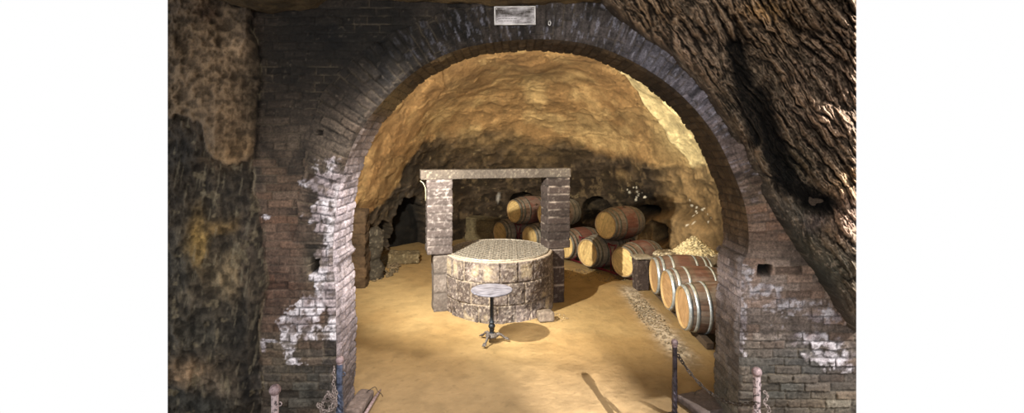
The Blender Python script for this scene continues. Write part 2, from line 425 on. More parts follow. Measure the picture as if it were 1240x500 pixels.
    ci = blobs(spx, spy, (70,56,38), [
        (428,260,60,70,(170,160,166),1),(428,340,60,60,(162,152,156),1),(428,400,60,50,(120,110,112),1),(428,470,60,40,(84,76,76),1),(450,170,30,30,(150,136,130),.8),  # left jamb whitened, the light on it painted into the colour
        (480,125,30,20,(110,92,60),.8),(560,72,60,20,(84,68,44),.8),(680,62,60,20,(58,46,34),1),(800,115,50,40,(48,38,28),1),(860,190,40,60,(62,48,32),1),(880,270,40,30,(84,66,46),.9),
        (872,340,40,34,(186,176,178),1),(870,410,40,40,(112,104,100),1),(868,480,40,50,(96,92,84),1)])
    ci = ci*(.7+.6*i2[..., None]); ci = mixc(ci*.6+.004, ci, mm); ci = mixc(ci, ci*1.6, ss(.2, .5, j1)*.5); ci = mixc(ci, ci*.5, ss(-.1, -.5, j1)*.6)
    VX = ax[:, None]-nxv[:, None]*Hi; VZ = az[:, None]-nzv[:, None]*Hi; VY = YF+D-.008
    # flange at the back
    VX = np.concatenate([VX, (ax+nxv*.25)[:, None]], 1); VZ = np.concatenate([VZ, (az+nzv*.25)[:, None]], 1)
    VY = np.concatenate([VY, np.full((ns, 1), YB+.035)], 1); ci = np.concatenate([ci, ci[:, -1:]], 1)
    Vi = np.stack([VX, VY, VZ], -1).reshape(-1, 3); qi = grid_quads(ns, len(ds)+1)[:, ::-1]
    u, inv = np.unique(qf.ravel(), return_inverse=True)
    Vf = V[u]; Qf = inv.reshape(-1, 4)
    # returns at the outer ends so that the wall has thickness
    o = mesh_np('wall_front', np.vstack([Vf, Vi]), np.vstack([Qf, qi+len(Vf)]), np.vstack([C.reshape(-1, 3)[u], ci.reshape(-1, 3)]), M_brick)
    struct(o)
    o2 = compact(ql, 'wall_left', M_rockL); struct(o2)
build_front()

# ------------------------------------------------------------------ overhanging ridged rock at the right
def build_right_rock():
    nv, nu = 520, 400
    pys = np.linspace(-45, 402, nv); us = np.linspace(0, 1, nu)
    f = np.interp(pys, [-45,0,20,35,60,95,140,195,250,300,345,402], [672,722,742,762,800,835,868,903,935,970,1005,1037.5])
    f = f+3.0*fbm(pys/14., pys*0, 0, 3, 81)
    U, PY = np.meshgrid(us, pys, indexing='ij')
    Fm = np.broadcast_to(np.minimum(f, 1036), U.shape)
    PX = Fm+U*(1037-Fm)
    d = PX-Fm                                     # horizontal distance from the outline
    dn = d*.72
    ang = math.radians(56)
    wx = 10*fbm(PX/80, PY/80, 0, 2, 82)+1.5*fbm(PX/18, PY/18, 0, 3, 182); wy = 10*fbm(PX/80, PY/80, 4, 2, 83)+1.5*fbm(PX/18, PY/18, 4, 3, 183)
    X1 = PX+wx; Y1 = PY+wy
    al = X1*math.cos(ang)+Y1*math.sin(ang); ac = -X1*math.sin(ang)+Y1*math.cos(ang)
    r1 = ridged(al/140, ac/30, 0, 4, 84); r2 = ridged(al/46, ac/11, 3, 4, 85); r3 = fbm(al/13, ac/6, 0, 6, 86, 2.0, .6); r4 = ridged(al/26, ac/7, 9, 4, 186)
    big = fbm(al/150, ac/60, 8, 3, 87)
    up = ss(0, 60, dn)
    H = .06+.30*ss(0, 30, dn)+.0045*dn*ss(400, 200, PY)
    wA = 2.2*fbm(PX/7, PY/7, 1, 3, 191); ac2 = ac+wA+3*fbm(al/40, ac/25, 1, 3, 192); al2 = al+2*wA
    f1, f2, pid = worley(al2/52, ac2/12.5, 193); h1, h2, pid2 = worley(al2/19+7, ac2/5.2, 194)
    pl = ss(0, .42, f2-f1); pl2 = ss(0, .4, h2-h1); grit = fbm(PX/3.2, PY/3.2, 0, 3, 195)
    Hb = .20*r1+.05*r2+.025*r3+.16*big+pl*(.05+.09*pid)+pl2*(.018+.03*pid2)+.020*grit
    H = H+Hb*ss(0, 18, dn)
    # dark gully running down from (900,95) to (990,250) and the cavity
    def linef(x0, y0, x1, y1, w):
        L2 = (x1-x0)**2+(y1-y0)**2; t = np.clip(((PX-x0)*(x1-x0)+(PY-y0)*(y1-y0))/L2, 0, 1)
        return np.exp(-(np.hypot(PX-x0-t*(x1-x0), PY-y0-t*(y1-y0))/w)**2)
    g1 = linef(890,60,918,165,17); g2 = linef(915,120,955,222,20); g3 = linef(955,222,1000,250,17); g4 = np.exp(-((PX-988)/22)**2-((PY-244)/11)**2)
    gg = np.maximum(np.maximum(g1*.9, g2), np.maximum(g3*.8, g4))
    H = H-.36*gg-.35*g4
    # smooth lower limb
    limb = linef(935,215,1045,395,26); limb = limb*ss(210, 250, PY)
    H = H*(1-.6*limb)+limb*.6*(.40+.05*r2+.03*r3)
    H = H+.25*np.exp(-((PX-1030)/22)**2-((PY-275)/40)**2)
    Y = 4.60-H
    c = blobs(PX+wx, PY+wy, (92,78,64), [
        (800,20,40,30,(92,74,54),.8),(840,60,50,30,(98,82,68),.8),(960,30,50,40,(108,88,66),.8),(930,10,30,12,(138,106,64),.7),(1010,60,40,60,(104,88,74),.9),
        (990,140,60,60,(118,98,82),.8),(920,120,40,40,(80,68,54),.8),(955,200,40,40,(60,54,42),.9),(1020,230,16,20,(150,124,92),.8),
        (1020,270,20,30,(150,124,108),.9),(960,265,40,30,(76,70,62),1),(1000,330,40,40,(70,68,58),1),(975,290,20,30,(54,54,44),.8),(985,270,14,10,(112,98,94),.7),(880,150,14,60,(62,54,44),.8)])
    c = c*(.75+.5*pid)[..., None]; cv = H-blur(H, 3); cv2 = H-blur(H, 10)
    c = c*(.35+1.2*ss(-.030, .030, cv))[..., None]*(.5+.95*ss(-.05, .06, cv2))[..., None]; c = mixc(c, c*.25, np.clip(ss(.3, .75, gg)*.97, 0, 1)); c = mixc(c, np.ones_like(c)*.004, ss(.6, .85, g4+.15*r3))  # ridge and hollow shading painted into the colour, gully darkened likewise
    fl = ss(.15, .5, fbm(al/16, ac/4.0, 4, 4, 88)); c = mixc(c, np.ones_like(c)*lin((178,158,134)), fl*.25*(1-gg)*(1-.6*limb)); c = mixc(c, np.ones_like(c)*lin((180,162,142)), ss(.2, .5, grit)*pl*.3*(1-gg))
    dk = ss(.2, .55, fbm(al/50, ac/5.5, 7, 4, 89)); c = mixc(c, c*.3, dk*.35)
    c = mixc(c, c*.25, ss(.35, .8, gg)*.8); c = mixc(c*.35, c, ss(0, 12, dn))  # gully shadow and outline shading painted into the colour
    c = c*1.4
    V = np.stack([(PX-HX)/F*Y, Y, CZ-(PY-HY)/F*Y], -1)
    # return edges running back into the wall
    back = V[:1].copy(); back[..., 1] = 4.85; back[..., 0] += .05
    Ye = 4.9; e = np.stack([(PX[-1:]-1.0-HX)/F*Ye, np.full_like(PY[-1:], Ye), CZ-(PY[-1:]-HY)/F*Ye], -1)
    V = np.concatenate([back, V, e], 0); c = np.concatenate([c[:1], c, c[-1:]], 0)
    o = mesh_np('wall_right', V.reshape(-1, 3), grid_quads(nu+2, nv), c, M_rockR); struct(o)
build_right_rock()

# ------------------------------------------------------------------ ceiling of the front room
def build_ceiling():
    xs = np.linspace(-3.08, 3.0, 420); ys = np.linspace(-2.8, 4.75, 380)
    X, Y = np.meshgrid(xs, ys, indexing='ij')
    px = HX+X/YF*F
    zc = np.interp(px, [200,260,300,320,385,405,470,520,600,660,725,800,1040], [4.02,4.0,3.86,3.83,3.875,3.98,3.96,3.94,3.905,3.93,3.94,3.98,4.1])
    Z = zc+.04*fbm(X*3, Y*3, 0, 4, 91)+.015*fbm(X*14, Y*14, 0, 4, 92)+.35*ss(4.2, 3, Y)
    c = np.ones(X.shape+(3,))*lin((104,84,54))*(.6+.6*ss(-.5, .5, fbm(X*8, Y*8, 0, 4, 93)))[..., None]
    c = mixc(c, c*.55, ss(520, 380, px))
    kp = ((X < 1.2) | (Y > 4.3))[:-1, :-1]
    o = mesh_np('ceiling', np.stack([X, Y, Z], -1).reshape(-1, 3), grid_quads(len(xs), len(ys), mask=kp), c, M_rockL); struct(o)
build_ceiling()
def build_rear():  # unseen wall added behind the camera to cut the world's fill light
    xs = np.linspace(-3.1, 3.1, 120); zs = np.linspace(-.05, 4.5, 90); X, Z = np.meshgrid(xs, zs, indexing='ij')
    Y = -2.7+.25*fbm(X, Z, 0, 4, 95); c = np.ones(X.shape+(3,))*lin((96,82,64))*(.7+.5*ss(-.4, .4, fbm(X*4, Z*4, 0, 4, 96)))[..., None]
    struct(mesh_np('wall_rear_blocker', np.stack([X, Y, Z], -1).reshape(-1, 3), grid_quads(120, 90), c, M_rockL))
build_rear()

# ------------------------------------------------------------------ inner cave chamber
CCX, CCY = .4, 8.5
def plan_R(phi):
    # polar plan outline around (CCX, CCY); phi = 0 -> +X, pi/2 -> +Y
    pts = [(2.4,3.4),(3.0,5.0),(3.95,7.0),(4.3,9.4),(3.9,11.4),(3.0,13.2),(1.6,14.5),(0.0,14.6),(-1.6,13.7),(-2.6,12.2),(-3.2,10.6),(-3.3,8.6),(-3.2,6.5),(-2.7,4.6),(-1.6,3.2),(0.4,2.6)]
    a = np.array([math.atan2(y-CCY, x-CCX) for x, y in pts]); r = np.array([math.hypot(x-CCX, y-CCY) for x, y in pts])
    a = np.unwrap(a); a = np.concatenate([a-2*PI, a, a+2*PI]); r = np.concatenate([r, r, r]); o = np.argsort(a)
    return np.interp(phi, a[o], r[o])
def build_chamber():
    nphi, npsi = 900, 330
    ph = np.linspace(-PI, PI, nphi, endpoint=False); ps = np.linspace(0, 1, npsi)
    Rr = plan_R(ph); k = np.ones(9)/9; Rr = np.convolve(np.concatenate([Rr[-40:], Rr, Rr[:40]]), np.ones(41)/41, 'same')[40:-40]
    PH, PS = np.meshgrid(ph, ps, indexing='ij')
    n = 2.4; psi = PS*PI/2
    cr_ = np.cos(psi)**(2/n); sr_ = np.sin(psi)**(2/n)
    Hh = 4.55+.15*np.sin(PH)
    def pos(off):
        R_ = Rr[:, None]*cr_
        X = CCX+(R_+off*np.cos(psi)**.5)*np.cos(PH); Y = CCY+(R_+off*np.cos(psi)**.5)*np.sin(PH); Z = Hh*sr_+off*np.sin(psi)
        return X, Y, Z
    X, Y, Z = pos(0)
    b = fbm(X*.55, Y*.55, Z*.55, 4, 101); m1 = ridged(X*.9, Y*.9, Z*1.4, 4, 102); s1 = fbm(X*5, Y*5, Z*5, 4, 103); m2 = fbm(X*1.8, Y*1.8, Z*1.8, 4, 104)
    px = HX+X/Y*F; py = HY-(Z-CZ)/Y*F
    front = Y > 7
    wpx = px+12*fbm(X*1.3, Y*1.3, Z*1.3, 4, 105); wpy = py+12*fbm(X*1.3, Y*1.3, Z*1.3, 4, 106)
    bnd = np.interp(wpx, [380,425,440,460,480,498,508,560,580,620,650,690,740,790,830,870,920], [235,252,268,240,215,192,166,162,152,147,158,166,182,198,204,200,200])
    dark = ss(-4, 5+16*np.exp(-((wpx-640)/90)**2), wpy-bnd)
    fl = fbm(X*.9+.5*m2, Y*.9, Z*1.9, 5, 108)
    off = -.30*b-.02*(m1-.4)-.045*m2-.007*s1-.022*ss(-.03, .03, fl)-.02*ss(-.01, .01, fl-.22)
    # dark hewn back wall is rougher
    hew = ridged(X*1.5+Z*.9+.5*m2, Y*1.5, Z*3.4-X*.5+.6*m2, 6, 107)
    fold = np.interp(wpy*.6+py*.4, [60, 95, 140, 180, 235, 260], [745, 768, 802, 830, 862, 880])
    fmask = ss(-1.5, 2.5, (wpx*.25+px*.75)-fold)*ss(240, 205, py)*front
    off = off-dark*(.055*(hew-.4)+.045*s1)-.16*fmask
    # niches (arched recesses)
    def arched(u, v, w, h):      # dome topped shape centred u, base v
        q = np.where(py < v-h*.4, np.hypot((px-u)/w, (py-(v-h*.4))/(h*.6)), np.abs(px-u)/w); q = np.where(py > v, 9, q); return q
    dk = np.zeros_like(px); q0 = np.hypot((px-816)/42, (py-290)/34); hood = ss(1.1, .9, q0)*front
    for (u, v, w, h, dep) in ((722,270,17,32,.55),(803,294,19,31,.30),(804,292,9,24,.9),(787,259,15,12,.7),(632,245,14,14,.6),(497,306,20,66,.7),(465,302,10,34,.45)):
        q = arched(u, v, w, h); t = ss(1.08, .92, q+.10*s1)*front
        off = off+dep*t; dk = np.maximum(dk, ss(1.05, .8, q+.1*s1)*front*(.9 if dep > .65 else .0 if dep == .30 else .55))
    # rounded shoulder of rock around the right niches
    q = np.hypot((px-816)/42, (py-290)/34); off = off-.35*ss(1.15, .85, q)*front
    dark = dark*(1-.0*q)
    # crack
    X, Y, Z = pos(off)
    Z = np.where(PS == 0, -.05, Z)
    c = np.ones(X.shape+(3,))*lin((146,114,74))
    c = mixc(c, np.ones_like(c)*lin((184,156,108)), ss(-.2, .5, m2)*.7)
    c = mixc(c, np.ones_like(c)*lin((118,88,54)), ss(.0, .4, b+.3*s1)*.7)
    c = mixc(c, c*.7, np.exp(-((wpx-600)/110)**2-((wpy-85)/40)**2)*.8)
    c = mixc(c, np.ones_like(c)*lin((206,184,132)), np.exp(-((wpx-835)/40)**2-((wpy-150)/50)**2)*.7)  # lit right side of the vault painted lighter
    c = mixc(c, np.ones_like(c)*lin((204,186,140))*(.8+.3*ss(-.3, .3, s1))[..., None], fmask*.85); c = mixc(c, c*.55, np.exp(-(((wpx*.25+px*.75)-fold)/1.6)**2)*ss(245, 232, py)*front*.7)  # strip past the fold painted bright as if lit, crease darkened
    # exfoliated flakes on the vault
    cvo = -(off-blur(off, 4, True)); c = c*(.84+.28*ss(-.015, .015, cvo))[..., None]  # hollows darkened in the colour as painted occlusion
    c = mixc(c, c*.6, np.exp(-(fl/.012)**2)*.5)
    c = mixc(c, c*1.18, ss(.2, .24, fl)*.6); c = mixc(c, c*.8, ss(0, .03, -fl)*.5)
    streak = fbm(X*2+Z*3, Y*6, Z*9, 4, 109); c = mixc(c, c*.62, ss(.1, .45, streak)*.45)
    dg = fbm(X*9-Z*5, Y*3, Z*3+X*2, 4, 171); c = mixc(c, c*.7, ss(.15, .4, dg)*.5); c = mixc(c, c*1.2, ss(.15, .4, -dg)*.5)
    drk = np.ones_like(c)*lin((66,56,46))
    drk = drk*(.14+.60*ss(.0, .8, hew)**1.5)[..., None]*(.45+1.1*ss(-.05, .05, cvo))[..., None]  # same hollow shading painted into the dark wall
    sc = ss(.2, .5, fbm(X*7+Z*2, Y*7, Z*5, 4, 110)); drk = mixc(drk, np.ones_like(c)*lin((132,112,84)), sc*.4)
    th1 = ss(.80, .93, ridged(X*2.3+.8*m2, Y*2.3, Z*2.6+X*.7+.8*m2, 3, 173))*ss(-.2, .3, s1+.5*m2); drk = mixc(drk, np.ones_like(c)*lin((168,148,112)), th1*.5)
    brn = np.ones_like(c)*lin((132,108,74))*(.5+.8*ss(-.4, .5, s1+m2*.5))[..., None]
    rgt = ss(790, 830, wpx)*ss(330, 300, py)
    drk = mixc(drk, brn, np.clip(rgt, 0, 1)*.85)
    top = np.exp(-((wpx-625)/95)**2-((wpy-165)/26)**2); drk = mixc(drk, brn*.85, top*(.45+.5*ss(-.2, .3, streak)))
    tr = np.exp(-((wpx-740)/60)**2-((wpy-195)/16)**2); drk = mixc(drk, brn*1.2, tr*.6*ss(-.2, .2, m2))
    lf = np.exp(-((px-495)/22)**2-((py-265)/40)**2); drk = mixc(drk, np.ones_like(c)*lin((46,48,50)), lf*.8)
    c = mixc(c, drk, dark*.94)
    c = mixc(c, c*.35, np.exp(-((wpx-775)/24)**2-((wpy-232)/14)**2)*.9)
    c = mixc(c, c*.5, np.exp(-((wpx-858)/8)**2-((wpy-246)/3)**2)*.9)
    # stains on the vault above the centre
    c = mixc(c, c*.7, np.exp(-((wpx-665)/28)**2-((wpy-92)/8)**2)*.6)
    c = mixc(c, c*.55, np.exp(-((wpx-668)/12)**2-((wpy-122)/4)**2)*.9)
    c = mixc(c, np.ones_like(c)*lin((140,116,82))*(.75+.5*ss(-.3, .3, s1))[..., None], hood*.8); c = mixc(c, c*.02, dk)  # lit hood and dark niche insides painted into the rock colour
    # white mineral / wax dots
    rs = np.random.RandomState(3)
    for i in range(26):
        if i < 13: u, v, r = rs.uniform(758,784), rs.uniform(224,243), rs.uniform(.6,1.7)
        else: u, v, r = rs.uniform(836,866), rs.uniform(238,282), rs.uniform(.5,1.7)
        c = mixc(c, np.ones_like(c)*lin((214,206,188)), ss(1.2, .8, np.hypot(px-u, py-v)/r)*front)
    c = mixc(c, np.ones_like(c)*lin((190,184,176)), ss(1.2, .5, np.hypot((px-603-2*s1)/2.2, (py-237)/8))*front*.7)
    # front plane
    cl = Y < YB+.02
    Y = np.maximum(Y, YB+.02)
    V = np.stack([X, Y, Z], -1).reshape(-1, 3)
    R, r, s, a = archR(X, Z)
    hole = cl & (r < R+.12)
    hq = hole[:, :-1] & np.roll(hole, -1, 0)[:, :-1] & hole[:, 1:] & np.roll(hole, -1, 0)[:, 1:]
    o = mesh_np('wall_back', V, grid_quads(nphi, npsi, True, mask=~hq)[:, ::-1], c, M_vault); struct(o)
build_chamber()

# ------------------------------------------------------------------ floor
def build_floor():
    def part(x0, x1, y0, y1, nx, ny):
        xs = np.linspace(x0, x1, nx); ys = np.linspace(y0, y1, ny); return np.meshgrid(xs, ys, indexing='ij')
    X, Y = part(-3.9, 4.9, 4.4, 15, 560, 620)
    x2, y2 = part(-3.1, 3.1, -2.8, 4.7, 160, 160)
    def col(X, Y):
        n = fbm(X*.8, Y*.8, 0, 5, 121); n2 = fbm(X*5, Y*5, 0, 4, 122); n3 = fbm(X*22, Y*22, 0, 3, 123)
        c = np.ones(X.shape+(3,))*lin((144,117,76))
        c = mixc(c, np.ones_like(c)*lin((160,135,92)), ss(-.2, .4, n)*.6)
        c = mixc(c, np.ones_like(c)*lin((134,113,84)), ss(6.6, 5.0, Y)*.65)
        c = mixc(c, c*.78, ss(.0, .5, n2)*.6)
        c = mixc(c, c*.6, ss(.45, .7, n3)*.5)
        # grey rubble strip along the row of barrels, and a darker floor towards the back wall
        st = np.exp(-((X-2.12-.05*n2)/.16)**2)*ss(9.4, 8.8, Y)*ss(5.6, 6.4, Y)
        c = mixc(c, np.ones_like(c)*lin((168,156,138))*(.55+.8*ss(-.3, .4, n3))[..., None], np.clip(st*1.3, 0, 1)*.8)
        c = mixc(c, c*.35, ss(2.4, 2.75, X)*ss(9.6, 9.0, Y)*ss(6.0,6.4,Y)*.8)  # shade beneath the barrel row painted into the floor
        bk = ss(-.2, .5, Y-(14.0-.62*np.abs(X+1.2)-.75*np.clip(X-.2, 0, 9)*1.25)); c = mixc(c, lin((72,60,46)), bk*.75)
        c = c*np.array([.86, .88, .93])
        Z = .018*fbm(X*.9, Y*.9, 0, 3, 124)+.006*n2+.0025*n3+st*(.006+.012*n3)
        mound = .05*np.exp(-((X-1.85)/.28)**2-((Y-9.0)/.35)**2); Z = Z+mound
        return Z-.012, c
    Z, c = col(X, Y); z2, c2 = col(x2, y2)
    V = np.vstack([np.stack([X, Y, Z], -1).reshape(-1, 3), np.stack([x2, y2, z2], -1).reshape(-1, 3)])
    Rp = plan_R(np.arctan2(Y-CCY, X-CCX)); inn = (np.hypot(X-CCX, Y-CCY) < Rp+1.4) | (np.abs(X) < 2.6)
    inn &= (np.abs(X) < .66*Y)
    inn &= (Y > 5.0) | (np.abs(X) < 3.05)
    q1 = grid_quads(*X.shape, mask=inn[:-1, :-1]); q2 = grid_quads(*x2.shape)+X.size
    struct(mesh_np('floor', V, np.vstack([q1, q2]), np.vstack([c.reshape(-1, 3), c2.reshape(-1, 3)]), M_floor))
build_floor()

# ------------------------------------------------------------------ generic rough stone box (one mesh, coursed pattern in its surface)
def stone_box(name, size, parent, mat, colfn, disp=.012, res=.02, loc=(0,0,0), rotz=0, course=None, seed=5, rnd=.02):
    sx, sy, sz = size
    verts = []; quads = []; cols = []; base = 0
    for axis in range(3):
        for sgn in (-1, 1):
            a, b = [i for i in range(3) if i != axis]
            na = max(2, int(size[a]/res)+1); nb = max(2, int(size[b]/res)+1)
            A, B = np.meshgrid(np.linspace(-.5, .5, na)*size[a], np.linspace(-.5, .5, nb)*size[b], indexing='ij')
            p = np.zeros(A.shape+(3,)); p[..., a] = A; p[..., b] = B; p[..., axis] = sgn*size[axis]/2
            p = p.reshape(-1, 3)
            q = grid_quads(na, nb)
            if (sgn > 0) != (axis == 1): q = q
            else: q = q[:, ::-1]
            verts.append(p); quads.append(q+base); base += len(p)
    V = np.vstack(verts); Q = np.vstack(quads)
    h = np.array(size)/2
    inner = np.clip(V, -(h-rnd), h-rnd); dv = V-inner; L = np.linalg.norm(dv, axis=1, keepdims=True)
    V0 = inner+dv/np.maximum(L, 1e-6)*rnd
    N = dv/np.maximum(L, 1e-6)
    s = seed*3.1
    n = fbm(V0[:, 0]*9+s, V0[:, 1]*9, V0[:, 2]*9, 4, seed)
    n2 = fbm(V0[:, 0]*2.5+s, V0[:, 1]*2.5, V0[:, 2]*2.5, 3, seed+9)
    m = np.ones(len(V)); rid = np.zeros(len(V))
    if course:
        zz = V0[:, 2]+.01*n2+h[2]; k = np.floor(zz/course); f = zz/course-k; m = ss(.002, .020, np.minimum(f, 1-f)*course+.003*n)
        rid = _h(k.astype(np.int64), (k*0).astype(np.int64), (k*0).astype(np.int64), seed)
        m = np.where(np.abs(V0[:, 2]) > h[2]-.012, 1, m)
    V1 = V0+N*(disp*n+disp*1.5*n2+(m-1)*.012+.01*(rid-.5))[:, None]
    C = colfn(V0, n, n2, m, rid)
    # weld seams
    key = np.round(V0*4000).astype(np.int64); _, idx, inv = np.unique(key, axis=0, return_index=True, return_inverse=True)
    inv = inv.ravel()
    o = mesh_np(name, V1[idx], inv[Q], C[idx], mat, parent)
    o.location = loc; o.rotation_euler = (0, 0, rotz)
    return o
def brickcol(base, mortar, speck, seed=1, eff=.2):
    def f(V, n, n2, m, rid):
        c = np.ones((len(V), 3))*lin(base)*(.75+.5*rid)[:, None]
        c = c*(.8+.4*ss(-.5, .5, n2))[:, None]
        mo = ss(-.35, .3, n2+.5*n)
        c = mixc(mixc(c*.6, np.ones_like(c)*lin(mortar), mo), c, m)
        sp = ss(.18, .42, fbm(V[:, 0]*34, V[:, 1]*34, V[:, 2]*34, 3, seed)); c = mixc(c, np.ones_like(c)*lin(speck), sp*(.25+.75*ss(-.3, .4, n2+.3*n))*eff*2.4)
        return c
    return f

# ------------------------------------------------------------------ the well
WX, WY, WR, WH = -.22, 8.2, .89, .87
WROT = math.atan2(.47, 1.89)
well = thing('stone_well', 'round stone block well under a grille, with two brick piers and a crossbeam', 'well', (WX, WY, 0))
def build_well():
    nt, nz = 560, 90
    th = np.linspace(0, 2*PI, nt, endpoint=False); z = np.linspace(-.02, WH, nz)
    T, Z = np.meshgrid(th, z, indexing='ij')
    bounds = [-.05, .24, .57, .88]
    row = np.digitize(Z+.006*fbm(T*3, Z*3, 0, 2, 200), bounds)-1
    lo = np.array(bounds)[np.clip(row, 0, 2)]; hi = np.array(bounds)[np.clip(row, 0, 2)+1]
    nb = 20; u = T/(2*PI)*nb+row*.43+.03*np.sin(T*5); ci = np.floor(u); fu = u-ci
    dth = np.minimum(fu, 1-fu)*2*PI*WR/nb; dz = np.minimum(Z-lo, hi-Z)
    ii = (ci.astype(np.int64) % nb)*7+row
    r1 = _h(ii, ii*0, ii*0, 201); r2 = _h(ii, ii*0, ii*0+1, 201)
    cx, sy = np.cos(T)*WR, np.sin(T)*WR
    n = fbm(cx*12, sy*12, Z*12, 4, 202); n2 = fbm(cx*4, sy*4, Z*4, 4, 203); n3 = fbm(cx*40, sy*40, Z*40, 3, 204); n4 = fbm(cx*32, sy*32, Z*32, 5, 206, 2.0, .7)
    d = np.minimum(dth, dz); m = ss(.002, .014, d+.004*n)
    R = WR-.012+m*(.008+.016*r1)+.012*n+.012*n2+.004*n3
    low = ss(.30, .02, Z)
    R = R-low*(.035*ss(0, .5, n2)+.02*ss(.1, .5, n))+.03*np.exp(-((Z-.86)/.03)**2)*0
    c = np.ones(T.shape+(3,))*lin((108,97,94))*(.8+.45*r2)[..., None]
    edge = ss(.05, .0, d); c = mixc(c, c*.42, edge*.55*ss(-.4, .2, n2+n))
    c = mixc(c, np.ones_like(c)*lin((74,62,56)), ss(-.05, .4, n2+.4*n)*.7); c = mixc(c, c*.5, ss(.0, .3, n4)*.7); c = mixc(c, np.ones_like(c)*lin((176,164,152)), ss(.08, .35, -n4)*.5)
    c = mixc(c, np.ones_like(c)*lin((164,150,126)), ss(.1, .5, -n2+.2*n+.35*(r1-.5)+.25*(row == 2)-.05)*.75*ss(.01, .07, d))
    c = mixc(c, np.ones_like(c)*lin((40,34,30)), ss(.15, .5, n+.5*n2)*low*.8)
    c = mixc(c, np.ones_like(c)*lin((176,160,140)), (1-m)*ss(-.3, .2, n2+n)*.6); c = mixc(c, c*.45, (1-m)*ss(.0, -.3, n2+n)*.7)
    c = mixc(c, np.ones_like(c)*lin((176,168,162)), ss(.25, .5, n3)*.4)*.80
    # cap and inner wall
    Vx, Vy, Vz = R*np.cos(T), R*np.sin(T), Z
    def ringv(r, zz, sh): return np.stack([r*np.cos(th), r*np.sin(th), np.full(nt, zz)+.004*fbm(np.cos(th)*9, np.sin(th)*9, r*9, 3, 205)], -1)[:, None], np.ones((nt, 1, 3))*lin(sh)
    V = np.stack([Vx, Vy, Vz], -1)
    parts = [V]; cc = [c]
    for r, zz, sh in ((WR-.012, WH+.012, (150,136,122)), (WR-.05, WH+.016, (160,148,134)), (WR-.10, WH+.014, (140,128,116)), (WR-.115, WH-.01, (70,62,54)), (WR-.12, .3, (20,18,15)), (.3, .28, (6,6,6)), (.01, .28, (6,6,6))):
        a, b = ringv(r, zz, sh); parts.append(a); cc.append(b)
    V = np.concatenate(parts, 1); c = np.concatenate(cc, 1)
    mesh_np('well_wall', V.reshape(-1, 3), grid_quads(nt, V.shape[1], True), c, M_stone, well)
    # grille of woven flat bars
    bm = bmesh.new(); Rg = WR-.075; sp = .078; w = .025; t = .004
    for fam, ang in ((0, math.radians(38)), (1, math.radians(-38))):
        ca, sa = math.cos(ang), math.sin(ang)
        k = int(Rg/sp)+1
        for i in range(-k, k+1):
            o = i*sp+.02
            if abs(o) >= Rg-.01: continue
            L = math.sqrt(Rg*Rg-o*o); n = max(4, int(2*L/.012)); prev = None
            for j in range(n+1):
                s = -L+2*L*j/n
                # crossing spacing along this bar
                q = s*2*sa*ca+o*(ca*ca-sa*sa); ph = PI*(q-.02)/sp
                zz = WH+.027+.0028*math.cos(ph)*(1 if (i+fam) % 2 else -1)
                wob = w*(.5+.16*math.cos(2*ph))
                x0, y0 = s*ca-(o-wob)*sa, s*sa+(o-wob)*ca; x1, y1 = s*ca-(o+wob)*sa, s*sa+(o+wob)*ca
                vs = [bm.verts.new((x0, y0, zz-t/2)), bm.verts.new((x1, y1, zz-t/2)), bm.verts.new((x1, y1, zz+t/2)), bm.verts.new((x0, y0, zz+t/2))]
                if prev:
                    for a in range(4): bm.faces.new((prev[a], prev[(a+1) % 4], vs[(a+1) % 4], vs[a]))
                else: bm.faces.new(vs)
                prev = vs
            bm.faces.new(prev[::-1])
    g = obj('grille', bm, M_grate, well)
    bm = bmesh.new(); bm_tube(bm, [(Rg*math.cos(a*PI/48), Rg*math.sin(a*PI/48), WH+.024) for a in range(96)], .014, 8, closed=True); obj('grille_rim', bm, M_grate, g, True)
    # piers in the well's own rotated frame
    c0, s0 = math.cos(WROT), math.sin(WROT)
    def at(u, v): return (u*c0-v*s0, u*s0+v*c0)
    cf = brickcol((72,64,63), (138,129,126), (166,158,158), 11, .24)
    cf2 = brickcol((54,45,43), (150,138,130), (150,140,132), 12, .12)
    cfl = brickcol((90,82,78), (120,112,106), (154,146,140), 13, .24)
    for sgn, top_c, low_c in ((-1, cf, cfl), (1, cf2, cf2)):
        x, y = at(sgn*.985, 0)
        stone_box('upper_pier', (.40, .40, 1.17), well, M_stone, top_c, .008, .014, (x, y, .90+.585), WROT, .128, 20+sgn, .012)
        x, y = at(sgn*.945, 0)
        stone_box('lower_pier', (.28, .36, .92), well, M_stone, low_c, .010, .016, (x, y, .46-.02), WROT, .30, 24+sgn, .015)
    stone_box('crossbeam', (2.50, .30, .155), well, M_stone, brickcol((84,76,70), (84,76,70), (140,132,118), 15, .2), .006, .016, (at(-.03, 0)[0], at(-.03, 0)[1], 2.145), WROT, None, 31, .012)
build_well()
def cf_block(base, speck, seed, eff=.25): return brickcol(base, base, speck, seed, eff)
def rock_obj(name, size, loc, rotz, base, speck, label, cat, seed=1, disp=.03, rnd=.05, course=None, res=.02, group=None, eff=.2):
    o = stone_box(name, size, None, M_loose, cf_block(base, speck, seed, eff), disp, res, loc, rotz, course, seed, rnd)
    tag(o, label, cat, group); return o
rock_obj('loose_stone', (.24, .16, .15), (.50, 7.42, .065), .25, (110,98,88), (160,148,132), 'small loose rough stone on the floor at the right foot of the well', 'stone', 41, .02, .03)

# cable at the left end of the beam
bm = bmesh.new(); q = [P(509,219,7.74), P(512.5,221.5,7.72), P(515,227,7.72), P(515.6,234,7.71), P(515.3,243,7.71)]
bm_tube(bm, [q[0].lerp(q[1], t) for t in (0,.5)]+[Vector(v) for v in q[1:]], .008, 6)
tag(obj('electric_cable', bm, M_wire, None, True), 'short pale cable curling from the left end of the crossbeam', 'cable')

